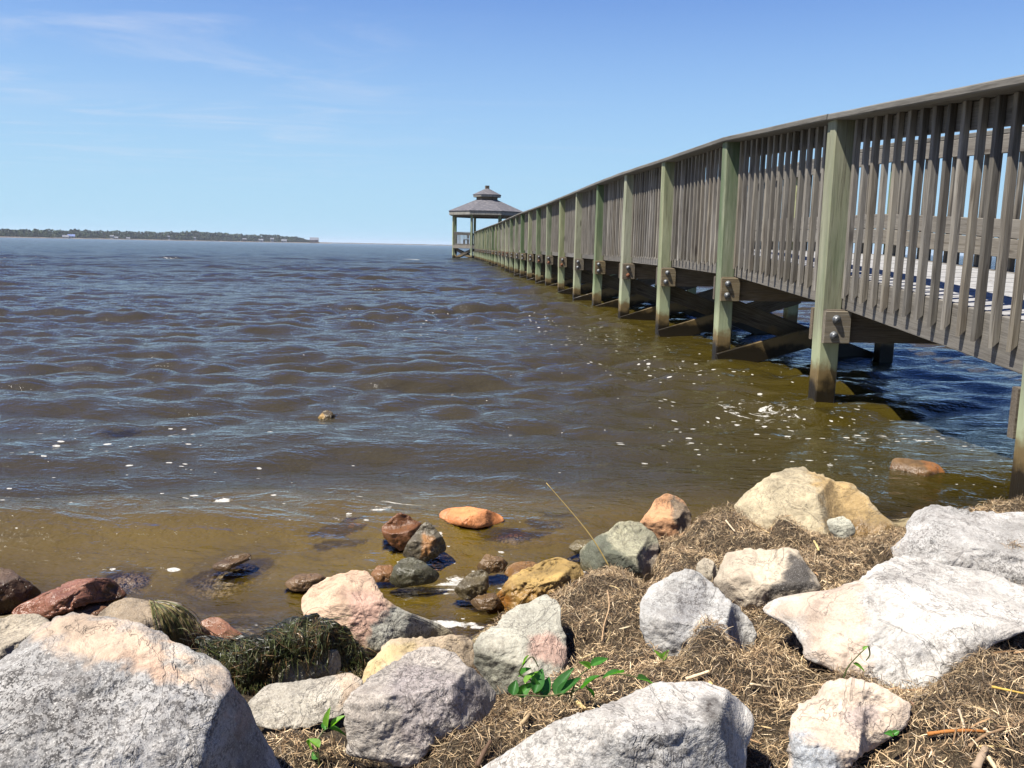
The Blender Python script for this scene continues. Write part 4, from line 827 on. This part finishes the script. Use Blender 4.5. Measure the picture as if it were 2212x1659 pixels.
def house(u, v, w, h_, d_, wm, rm, label, yaw=.3):
    D = shd(u)-8; P = at_y(np.array(float(u)), np.array(float(v)), D); P = np.array([P[0],P[1],0.6]); e = empty('house', P); tag(e, label, 'house', 'houses on the far shore')
    R_ = Matrix.Translation(Vector(P)) @ Matrix.Rotation(yaw, 4, 'Z'); hw, hd = w/2, d_/2
    Vw = [(-hw,-hd,0),(hw,-hd,0),(hw,hd,0),(-hw,hd,0),(-hw,-hd,h_),(hw,-hd,h_),(hw,hd,h_),(-hw,hd,h_),(-hw,0,h_+w*.28),(hw,0,h_+w*.28)]
    link('wall', mesh('wall', Vw, [(0,1,5,4),(1,2,6,9,5),(2,3,7,6),(3,0,4,8,7),(0,3,2,1)], wm), R_, e)
    k_ = .5; Vr = [(-hw-k_,-hd-k_,h_-.3),(hw+k_,-hd-k_,h_-.3),(hw+k_,0,h_+w*.28+.15),(-hw-k_,0,h_+w*.28+.15),(-hw-k_,hd+k_,h_-.3),(hw+k_,hd+k_,h_-.3)]
    link('roof', mesh('roof', Vr, [(0,1,2,3),(3,2,5,4)], rm), R_, e)
    for wx in (-hw*.5, hw*.4): link('window', mesh('window', [(wx-.6,-hd-.05,h_*.35),(wx+.6,-hd-.05,h_*.35),(wx+.6,-hd-.05,h_*.75),(wx-.6,-hd-.05,h_*.75)], [(0,1,2,3)], M['glass']), R_, e)
house(142,508,6,1.6,5,M['wall'],M['roofg'],'low pale house left of the blue roofed house on the far shore')
house(154,509,7,2.4,6,M['wall'],M['roofb'],'white house with a blue roof on the far shore', .5)
house(242,506,4,3.6,4,M['wall'],M['roofg'],'tall narrow white house above the trees of the far shore', .1)
house(250,511,5,1.6,4,M['wall'],M['roofg'],'small low white house right below the tall narrow one')
house(277,511,4,1.3,4,M['wall'],M['roofg'],'lone tiny white house left of the highest far trees')
house(365,517,2.4,5.0,3,M['wall'],M['roofg'],'thin white tower house in the middle of the far shore', .2)
house(421,518,2.4,4.0,3,M['wall'],M['roofg'],'thin pale tower house right of the middle of the far shore', .2)
house(528,520,5,3.6,5,M['wallb'],M['roofg'],'brownish house with a grey roof on the far shore', .4)
house(564,521,6,2.8,5,M['wall'],M['roofg'],'low wide grey roofed house between the brownish house and the tall white one', .1)
house(588,521,5,5.0,5,M['wall'],M['roofg'],'tall white house near the right end of the far wood', .3)
house(614,523,8,2.6,5,M['wall'],M['roofg'],'long low white house right of the tall one near the end of the wood', .1)
house(679,526,14,5.0,9,M['wallb'],M['roofg'],'dark house standing alone at the tip of the far shore', .2)
# ------------------------------------------------------------------ dry wrack: a mat of short bleached pieces, uncountable
def ribbons(base, dirs, length, width, curl, col, seg=3, nrm=None, rng=RNG):
    n = len(base); up = np.array([0,0,1.0]); side = np.cross(dirs, up if nrm is None else nrm); side /= np.maximum(np.linalg.norm(side, axis=1), 1e-6)[:,None]
    tw = rng.uniform(0, math.pi, n)[:,None]; nn = np.cross(side, dirs); side = side*np.cos(tw)+nn*np.sin(tw)
    bend = np.cross(dirs, rng.normal(size=(n,3))); bend /= np.maximum(np.linalg.norm(bend, axis=1), 1e-6)[:,None]
    V = np.zeros((n, seg+1, 2, 3), np.float32)
    for i in range(seg+1):
        f = i/seg; p = base+dirs*(length*f)[:,None]+bend*(curl*length*(f*(1-f)*4))[:,None]; w = width*(1-.55*abs(2*f-1)**2)
        V[:,i,0] = p-side*(w/2)[:,None]; V[:,i,1] = p+side*(w/2)[:,None]
    idx = np.arange(n)[:,None]*(seg+1)*2; F = []
    for i in range(seg): F.append(np.concatenate([idx+2*i, idx+2*i+1, idx+2*i+3, idx+2*i+2], 1))
    return V.reshape(-1,3), np.concatenate(F), np.repeat(col, (seg+1)*2, 0)
NS = 440000
sx = RNG.uniform(-1.6, 3.4, NS*2); sy = 0.55+RNG.uniform(0,1,NS*2)**1.25*3.0; ok = (np.abs(sx) < sy*.9+.4); sx, sy = sx[ok][:NS], sy[ok][:NS]
sz_ = ground(sx, sy); k = sz_ > 0.035+0.02*fbm(p3(sx*9, sy*9), 2, 77); left = (sx < -0.12-(2.2-sy)*.0) & (sy > 1.33); k &= ~left; sx, sy, sz_ = sx[k], sy[k], sz_[k]; n = len(sx)
clump = fbm(p3(sx*13, sy*13), 3, 55); gxn = (ground(sx+.02, sy, False)-ground(sx-.02, sy, False))/.04; gyn = (ground(sx, sy+.02, False)-ground(sx, sy-.02, False))/.04
th = RNG.uniform(0, 2*math.pi, n)+fbm(p3(sx*7, sy*7), 2, 66)*1.5; tilt = np.abs(RNG.normal(0, .52, n))+.02; hx, hy = np.cos(th), np.sin(th); d = np.stack([hx*np.cos(tilt), hy*np.cos(tilt), np.sin(tilt)+ (gxn*hx+gyn*hy)*.9], 1); d /= np.linalg.norm(d, axis=1)[:,None]
ln = RNG.gamma(4, .0030, n)+.005; wd = RNG.uniform(.0006,.0015,n); 
pal = np.array([(0.12,0.08,0.045),(0.23,0.165,0.10),(0.34,0.255,0.155),(0.46,0.36,0.22),(0.58,0.47,0.30),(0.70,0.60,0.42),(0.26,0.22,0.17)]); pi = RNG.choice(7, n, p=[.14,.2,.2,.19,.12,.06,.09]); cc = np.array([1.05,.97,.9])*pal[pi]*RNG.uniform(.7,1.3,(n,1))*(1+.35*np.clip(fbm(p3(sx*11, sy*11), 3, 91), -1, 1))[:,None]
V1, F1, C1 = ribbons(np.stack([sx,sy,sz_-.002+np.abs(RNG.normal(0,.004,n))+.020*np.maximum(clump,0)],1), d, ln, wd, RNG.normal(0,.22,n), cc)
n2 = 1100; j = RNG.integers(0, n, n2); th = RNG.uniform(0,2*math.pi,n2); tl = RNG.normal(.05,.15,n2); d = np.stack([np.cos(th)*np.cos(tl),np.sin(th)*np.cos(tl),np.sin(tl)+(gxn[j]*np.cos(th)+gyn[j]*np.sin(th))],1); d /= np.linalg.norm(d,axis=1)[:,None]
cc = np.array([(0.58,0.44,0.22),(0.50,0.36,0.18),(0.40,0.24,0.12),(0.66,0.55,0.36)])[RNG.integers(0,4,n2)]*RNG.uniform(.7,1.1,(n2,1))
V2, F2, C2 = ribbons(np.stack([sx[j],sy[j],sz_[j]+.006+RNG.uniform(0,.006,n2)],1), d, RNG.uniform(.012,.045,n2), RNG.uniform(.0015,.004,n2), RNG.normal(0,.03,n2), cc)
tag(link('dry_wrack', mesh('dry_wrack', np.concatenate([V1,V2]), np.concatenate([F1,F2+len(V1)]), M['straw'], dict(col=np.concatenate([C1,C2])))), 'mat of brown dried wrack straw heaped between the rocks', 'dry wrack', kind='stuff')

# ------------------------------------------------------------------ tubes
def tube(path, radii, sides=6):
    path = np.asarray(path, float); radii = np.ones(len(path))*radii if np.isscalar(radii) else np.asarray(radii); V, F = [], []; prev = None
    for i, p in enumerate(path):
        t = path[min(i+1,len(path)-1)]-path[max(i-1,0)]; t /= np.linalg.norm(t)+1e-9; a = prev if prev is not None else (np.array([0,0,1.]) if abs(t[2]) < .9 else np.array([1.,0,0]))
        a = a-t*(a @ t); a /= np.linalg.norm(a)+1e-9; b = np.cross(t, a); prev = a
        for k in range(sides): g_ = 2*math.pi*k/sides; V.append(p+(a*math.cos(g_)+b*math.sin(g_))*radii[i])
    n = len(path)
    for i in range(n-1): F += [(i*sides+k, i*sides+(k+1) % sides, (i+1)*sides+(k+1) % sides, (i+1)*sides+k) for k in range(sides)]
    F += [tuple(range(sides-1,-1,-1)), tuple(range((n-1)*sides, n*sides))]; return np.array(V), F
def smooth_path(P, m=6):
    P = np.asarray(P, float); out = []
    for i in range(len(P)-1):
        p0, p1, p2, p3_ = P[max(i-1,0)], P[i], P[i+1], P[min(i+2,len(P)-1)]
        for k in range(m): t = k/m; out.append(.5*((2*p1)+(-p0+p2)*t+(2*p0-5*p1+4*p2-p3_)*t*t+(-p0+3*p1-3*p2+p3_)*t**3))
    out.append(P[-1]); return np.array(out)
def gpos(u, v, lift=.01, z0=.25):
    z = z0
    for _ in range(14): P = at_z(np.array(float(u)), np.array(float(v)), z); z = .5*z+.5*(float(ground(P[0:1], P[1:2])[0])+lift)
    return P
def stick(name, pts, r_, col, label, cat='straw', group='stalks lying on the dried wrack', lifts=None, split=False):
    P = np.array([gpos(u, v, (lifts[i] if lifts else .012)) for i, (u, v) in enumerate(pts)]); P = smooth_path(P, 4); r_ = r_*.62; V, F = tube(P, np.linspace(r_, r_*.7, len(P))*(1+.12*np.sin(np.arange(len(P))*1.9))); c = P.mean(0)
    cc = np.array(col)*(1+.15*fbm(V*90, 2, 3)[:,None]); o = link(name, mesh(name, V-c, F, M['straw'], dict(col=cc), smooth=True), Matrix.Translation(Vector(c))); tag(o, label, cat, group); return o
st = lambda pts: [(1276+x*.4231, 978.4+.4231*y) for x, y in pts]
Z6 = lambda pts: [((2000+x*.27125)/1.1754, (1650+y*.27125)/1.1754) for x, y in pts]
stick('straw', Z6([(1910,345),(2050,375),(2212,410)]), .0035, (.55,.36,.08), 'golden yellow straw at the right edge below the largest white slab')
stick('twig', Z6([(1700,905),(1850,800),(2050,730),(2300,640)]), .0042, (.28,.18,.10), 'long brown curved stem at the lower right corner', 'stem')
stick('twig', Z6([(1310,790),(1480,765),(1680,755),(1850,765)]), .005, (.34,.13,.03), 'rusty orange stick beside the mauve pebble', 'stick')
stick('twig', Z6([(1030,400),(1100,450),(1180,510)]), .0038, (.25,.14,.09), 'dark broken twig between the cream boulder and the largest white slab', 'twig')
stick('straw', Z6([(1770,905),(1900,905),(2040,905)]), .0026, (.6,.45,.2), 'thin yellow straw lying flat under the long brown stem')
stick('twig', Z6([(1760,1120),(1810,1010),(1850,920)]), .010, (.34,.25,.17), 'thick grey brown reed at the bottom edge right of the pebble', 'reed')
stick('straw', Z6([(1600,560),(1630,640),(1655,730)]), .0035, (.45,.36,.25), 'short pale straw above the rusty orange stick')
stick('straw', Z6([(1840,740),(1880,780),(1920,800)]), .005, (.66,.55,.36), 'cream husk beside the tip of the rusty orange stick', 'husk')
stick('straw', Z6([(1880,1010),(1920,1070),(1950,1120)]), .006, (.6,.47,.28), 'pale straw stub at the bottom edge right of the thick reed')
stick('straw', [(1482,1467),(1500,1461),(1532,1450)], .0062, (.68,.52,.33), 'stubby cream reed piece with a node above the green vine', 'reed')
stick('straw', [(1534,1475),(1541,1490),(1548,1510)], .006, (.60,.42,.16), 'yellow reed piece beside the grey white triangular rock', 'reed')
stick('straw', st([(815,1180),(880,1190),(950,1200)]), .004, (.62,.5,.32), 'pale straw lying right of the long white granite rock')
stick('straw', st([(1140,450),(1155,475),(1165,500)]), .006, (.62,.47,.2), 'yellow reed chip on the wrack above the largest white slab', 'reed')
stick('straw', st([(690,345),(710,370),(735,400)]), .005, (.6,.46,.3), 'pinkish straw on the wrack mat left of the tan boulder')
stick('straw', st([(780,330),(830,360),(910,410)]), .0035, (.48,.33,.15), 'long thin straw crossing the mat in front of the tan boulder')
stick('straw', [(1312,1275),(1316,1310),(1305,1350),(1300,1385)], .003, (.45,.30,.17), 'wavy brown stem lying down the straw mound')
stick('wood_chip', [(1243,1515),(1252,1522),(1264,1532)], .008, (.62,.45,.2), 'square yellow wood chip just below the green vine', 'chip')
stick('twig', [(1125,1565),(1140,1548),(1155,1530)], .006, (.42,.30,.17), 'straight brown reed right of the angular granite rock', 'reed')
stick('twig', [(1030,1655),(1045,1625),(1060,1600)], .006, (.13,.08,.05), 'dark reed by the lower right side of the angular granite rock', 'reed')
# upright dry stalk leaning over the water
b0 = gpos(1318, 1228, 0.0); b1 = at_y(np.array(1180.), np.array(1043.), b0[1]+.02); mid_ = (b0+b1)/2+np.array([.004,0,.012])
P = smooth_path([b0, (b0+mid_)/2+np.array([.003,0,.004]), mid_, b1], 5); V, F = tube(P, np.linspace(.0026,.0009,len(P)))
tag(link('dry_stalk', mesh('dry_stalk', V-b0, F, M['straw'], dict(col=np.tile((.55,.40,.14),(len(V),1))), smooth=True), Matrix.Translation(Vector(b0))), 'single tall yellow stalk leaning left over the water from the straw mound', 'stalk')

# ------------------------------------------------------------------ eelgrass
def strand_mesh(paths, width, cols):
    V, F, C = [], [], []
    for P, w, c in zip(paths, width, cols):
        n = len(P); sd_ = RNG.normal(size=3); t = P[-1]-P[0]; s_ = np.cross(t, sd_); s_ /= np.linalg.norm(s_)+1e-9; s2 = np.cross(t, s_); s2 /= np.linalg.norm(s2)+1e-9; b = len(V)
        for i, p in enumerate(P): ww = w*(1-.6*i/n); V += [p-s_*ww/2, p+s_*ww/2, p+s2*ww*.6]; C += [c]*3
        for i in range(n-1): F += [(b+3*i+k, b+3*i+(k+1) % 3, b+3*i+3+(k+1) % 3, b+3*i+3+k) for k in range(3)]
    return np.array(V), F, np.array(C)
def z5(pts): return [((300+x*.29385)/1.1754, (1500+y*.29385)/1.1754) for x, y in pts]
HEAP = z5([(620,420),(800,395),(1000,415),(1180,400),(1290,340),(1400,285),(1550,235),(1700,200),(1850,255),(2000,360),(2100,460),(2150,560),(2130,690),(2030,700),(1930,600),(1850,560),(1650,560),(1480,580),(1330,640),(1290,780),(1100,850),(1000,800),(930,640),(780,540)])
g = rock_geo(HEAP, .10, lean=44, T=.14, seed=50, nf=5, spread=.5, cen=z5([(1300,520)])[0])
def heapmesh():
    rho = np.linspace(.06,1,22); TH, RH = np.meshgrid(g.th, rho); rr = np.tile(g.Rr,(22,1)); U = g.c[0]+np.cos(TH)*RH*rr; V_ = g.c[1]+np.sin(TH)*RH*rr; tf, _ = rock_surface(g, U, V_); Pf = CAM+rays(U, V_)*(tf+.012)[...,None]
    Pb = CAM+rays(U, V_)*(tf+.02+g.T*np.sqrt(np.maximum(0,1-RH**2)))[...,None]; V = np.concatenate([Pf.reshape(-1,3), Pb.reshape(-1,3)]); ns = g.ns; F = []
    for b in (0, 22*ns):
        for i in range(21):
            for j in range(ns): F.append((b+i*ns+j, b+i*ns+(j+1) % ns, b+(i+1)*ns+(j+1) % ns, b+(i+1)*ns+j))
    for j in range(ns): F.append((21*ns+j, 21*ns+(j+1) % ns, 43*ns+(j+1) % ns, 43*ns+j))
    F += [tuple(range(ns)), tuple(range(22*ns, 23*ns))]
    V = V+np.stack([fbm(V*55+k*9, 3, 60+k)*.007 for k in range(3)], 1); return V, F
HV, HF = heapmesh(); hc = HV.mean(0)
GW = [(0.045,0.055,0.014),(0.06,0.08,0.018),(0.022,0.028,0.01),(0.085,0.10,0.03),(0.12,0.075,0.028),(0.17,0.10,0.04),(0.03,0.022,0.012),(0.13,0.13,0.05)]
paths, ws, cs = [], [], []
hp = np.array(HEAP); nst = 0
while nst < 1700:
    u = RNG.uniform(hp[:,0].min(), hp[:,0].max()); v = RNG.uniform(hp[:,1].min(), hp[:,1].max())
    if not inside(HEAP, np.array([u]), np.array([v]))[0]: continue
    nst += 1; droop = RNG.random() < .62; ang = (math.pi/2+RNG.normal(0,.35)) if droop else RNG.uniform(-.7,.9)+(math.pi if RNG.random() < .5 else 0); L = RNG.uniform(25, 80 if droop else 70); cv = RNG.normal(0,.9); m_ = 8; uu, vv = [u], [v]
    for i in range(m_): a_ = ang+cv*(i/m_-.5)+ (0.25*(math.pi/2-ang)*i/m_ if not droop else 0); uu.append(uu[-1]+L/m_*math.cos(a_)); vv.append(vv[-1]+L/m_*math.sin(a_))
    uu, vv = np.array(uu), np.array(vv); t, rho = rock_surface(g, uu, vv); t = np.where(rho >= .999, t[0], t); lift = abs(RNG.normal(0,.010))+.001; P = CAM+rays(uu, vv)*(t-lift*np.sin(np.linspace(.2,math.pi,len(uu)))-.003)[:,None]
    paths.append(P); ws.append(RNG.uniform(.0009,.0019)); cs.append(np.array(GW[RNG.integers(len(GW))])*RNG.uniform(.5,1.3))
SV, SF, SC = strand_mesh(paths, ws, cs)
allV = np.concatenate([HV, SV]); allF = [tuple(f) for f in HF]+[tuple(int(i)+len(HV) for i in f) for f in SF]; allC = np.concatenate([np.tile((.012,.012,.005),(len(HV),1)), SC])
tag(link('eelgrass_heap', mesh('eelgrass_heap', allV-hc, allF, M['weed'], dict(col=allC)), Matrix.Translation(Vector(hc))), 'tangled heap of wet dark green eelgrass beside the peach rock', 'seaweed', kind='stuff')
gr = ROCKS['brown beige grainy rock with eelgrass strands hanging over it']; paths, ws, cs = [], [], []
for i in range(210):
    f = RNG.random(); s0 = np.array(z5([(285,95)])[0])+RNG.normal(0,2.5,2)+np.array([f*22,f*1.5]); a0 = RNG.uniform(-.05,1.45)*(1-.2*f); L = RNG.uniform(70,125); uu, vv = [s0[0]], [s0[1]]
    for k_ in range(12): a_ = a0+(1.5-a0)*(k_/12)**1.3*RNG.uniform(.75,1.0); uu.append(uu[-1]+L/12*math.cos(a_)); vv.append(vv[-1]+L/12*math.sin(a_))
    uu, vv = np.array(uu), np.array(vv); t, rho = rock_surface(gr, uu, vv); t = t-.004-abs(RNG.normal(0,.006)); P = CAM+rays(uu, vv)*t[:,None]; paths.append(P); ws.append(RNG.uniform(.0012,.0026))
    cs.append(np.array([(.16,.15,.05),(.22,.16,.07),(.07,.09,.02),(.26,.20,.10),(.05,.035,.015)][RNG.integers(5)])*RNG.uniform(.7,1.3))
SV, SF, SC = strand_mesh(paths, ws, cs); hc = SV.mean(0)
tag(link('eelgrass_strands', mesh('eelgrass_strands', SV-hc, SF, M['weed'], dict(col=SC)), Matrix.Translation(Vector(hc))), 'fan of olive eelgrass strands draped over the brown beige rock', 'seaweed', kind='stuff')

# ------------------------------------------------------------------ green plants
def leaf(parent, A, B, w, col, cup=.35, droop=.12, roll=0.0):
    A, B = np.array(A, float), np.array(B, float); t = B-A; L = np.linalg.norm(t); t /= L; nrm = (CAM-A)/np.linalg.norm(CAM-A)*.6+np.array([-.2,0,.8]); nrm = nrm-t*(nrm @ t); nrm /= np.linalg.norm(nrm); s_ = np.cross(t, nrm)
    s_, nrm = s_*math.cos(roll)+nrm*math.sin(roll), nrm*math.cos(roll)-s_*math.sin(roll)
    V, F, C = [], [], []; n = 11; m_ = 7
    for i in range(n):
        f = i/(n-1); ww = w*(math.sin(math.pi*min(f*1.02,1)**.72)**.8)*(1-.15*f)+.0006
        for j in range(m_):
            x = (j/(m_-1)-.5)*2; p = A+t*L*f+s_*ww*.5*x+nrm*(abs(x)**1.3*cup*ww-droop*L*f*f+.03*L*math.sin(f*9+j)*.12); V.append(p); c_ = np.array(col)*(1.25 if abs(x) < .12 else 1.0)*(1+.12*math.sin(i*2.3+j)); C.append(c_)
    for i in range(n-1): F += [(i*m_+j, i*m_+j+1, (i+1)*m_+j+1, (i+1)*m_+j) for j in range(m_-1)]
    return link('leaf', mesh('leaf', np.array(V)-A, F, M['leaf'], dict(col=C), smooth=True), Matrix.Translation(Vector(A)), parent)
def plant(name, label, base_uv, z, stems, leaves, cat='plant', scale=1.0, rootlift=0.0, depth_off=0.0):
    bP = gpos(*base_uv, lift=rootlift); D0 = bP[1]; e = empty(name, bP); tag(e, label, cat)
    def at_(u, v, dy): return at_y(np.array(float(u)), np.array(float(v)), D0+dy+depth_off)
    for pts in stems:
        P = smooth_path([at_(u, v, dy) for u, v, dy in pts], 5); V, F = tube(P, np.linspace(.0016,.0009,len(P))*scale); link('stem', mesh('stem', V-bP, F, M['leaf'], dict(col=np.tile((.12,.14,.05),(len(V),1))), smooth=True), Matrix.Translation(Vector(bP)), e)
    for (a, b, w, col, dy, dy2, roll) in leaves: leaf(e, at_(a[0], a[1], dy), at_(b[0], b[1], dy2), w, col, roll=roll)
m5 = lambda x, y: (595.5+x*.3846, 1021+.3846*y)
DG=(0.035,0.13,0.022); MG=(0.06,0.20,0.03); YG=(0.16,0.32,0.04); rv = random.Random(3)
lv = [((1330,1250),(1350,1162),.020,DG),((1360,1255),(1440,1178),.020,MG),((1450,1240),(1500,1090),.024,DG),((1505,1270),(1535,1135),.020,DG),((1370,1145),(1425,1093),.016,MG),((1400,1185),(1470,1105),.016,YG),((1570,1255),(1665,1088),.026,DG),((1585,1260),(1715,1135),.022,DG),
      ((1720,1215),(1805,1125),.018,MG),((1740,1205),(1795,1255),.014,DG),((1770,1085),(1868,1035),.016,MG),((1770,1095),(1712,1062),.012,YG),((1955,1122),(1835,1130),.018,MG),((2030,1158),(2135,1172),.018,MG),((1392,1080),(1412,1020),.009,YG),((1480,1240),(1440,1140),.016,MG)]
plant('vine', 'dark green broad leaved vine creeping over the wrack in front of the grey green slab', m5(1650,1290), .28,
  [[(*m5(1650,1300),0),(*m5(1655,1240),-.01),(*m5(1520,1255),-.02),(*m5(1400,1250),-.02),(*m5(1330,1250),-.01)],[(*m5(1655,1240),-.01),(*m5(1740,1190),0),(*m5(1830,1140),.02),(*m5(1960,1135),.03),(*m5(2060,1160),.03)],[(*m5(1660,1240),0),(*m5(1700,1150),.02),(*m5(1770,1090),.04)],[(*m5(1500,1250),-.01),(*m5(1440,1170),0),(*m5(1370,1130),.0),(*m5(1395,1075),.0),(*m5(1440,1035),.01),(*m5(1475,1090),.01)]],
  [(m5(*a), m5(*b), w*.95, c, rv.uniform(-.02,.02), rv.uniform(-.03,.03), rv.uniform(-.7,.7)) for a, b, w, c in lv], 'vine', rootlift=.01)
sl_ = [((290,1432),(298,1318),.017,YG),((312,1432),(385,1356),.017,YG),((300,1438),(403,1466),.018,MG),((245,1545),(182,1490),.018,YG),((238,1605),(200,1568),.013,MG),((280,1445),(272,1385),.012,MG),((190,1500),(200,1560),.014,YG)]
plant('seedling', 'small bright green seedling between the huge boulder and the angular granite rock', m5(245,1655), .3, [[(*m5(245,1660),0),(*m5(240,1580),0),(*m5(235,1510),.01),(*m5(265,1455),.02),(*m5(295,1435),.02)],[(*m5(240,1600),0),(*m5(215,1570),0)]],
  [(m5(*a), m5(*b), w*.85, c, 0, rv.uniform(-.02,.02), rv.uniform(-.6,.6)) for a, b, w, c in sl_], 'seedling', rootlift=.0)
r6 = lambda x, y: (1276+x*.4231, 978.4+.4231*y)
plant('sprout', 'thin sprout with two yellow green leaves in front of the largest white slab', r6(1300,1150), .3, [[(*r6(1290,1150),-.02),(*r6(1310,1100),-.02),(*r6(1340,1060),-.02),(*r6(1400,1000),-.02)],[(*r6(1418,985),-.02),(*r6(1425,1030),-.02),(*r6(1405,1060),-.02)]],
  [(r6(1340,1075), r6(1405,1112), .009, YG, -.02, -.02, .2),(r6(1390,1005), r6(1416,985), .006, YG, -.02,-.02,.0)], 'sprout', depth_off=-.10)
plant('sprout', 'pale green sprout at the foot of the grey white triangular rock', r6(370,1060), .25, [[(*r6(370,1065),0),(*r6(375,1045),0),(*r6(392,1010),0)]],
  [(r6(372,1055), r6(325,1005), .008, YG, 0,0,.2),(r6(365,1058), r6(396,1005), .012, YG, 0,0,-.2)], 'sprout', depth_off=-.12)
plant('sprout', 'tiny green leaf pair between the cream boulder and the mauve pebble', r6(1540,1440), .33, [[(*r6(1540,1450),0),(*r6(1545,1430),0)]], [(r6(1545,1438), r6(1500,1430), .009, MG, 0,0,.2),(r6(1545,1438), r6(1575,1418), .008, MG, 0,0,-.2)], 'sprout', depth_off=-.05)
# ------------------------------------------------------------------ the air over the bay
hm, hnt, hout = mat('thin sea haze'); pv = hnt.nodes.new('ShaderNodeVolumePrincipled'); pv.inputs['Color'].default_value = (0.80,0.88,1.0,1); pv.inputs['Density'].default_value = 0.00011; pv.inputs['Anisotropy'].default_value = 0.2
hnt.links.new(pv.outputs[0], hout.inputs['Volume'])
a, b, c, d, e, f = -6100, 6100, -80, 9100, -60, 30
hv = [(a,c,e),(b,c,e),(b,d,e),(a,d,e),(a,c,f),(b,c,f),(b,d,f),(a,d,f)]
tag(link('haze', mesh('haze', hv, [(0,3,2,1),(4,5,6,7),(0,1,5,4),(1,2,6,5),(2,3,7,6),(3,0,4,7)], hm)), kind='stuff')
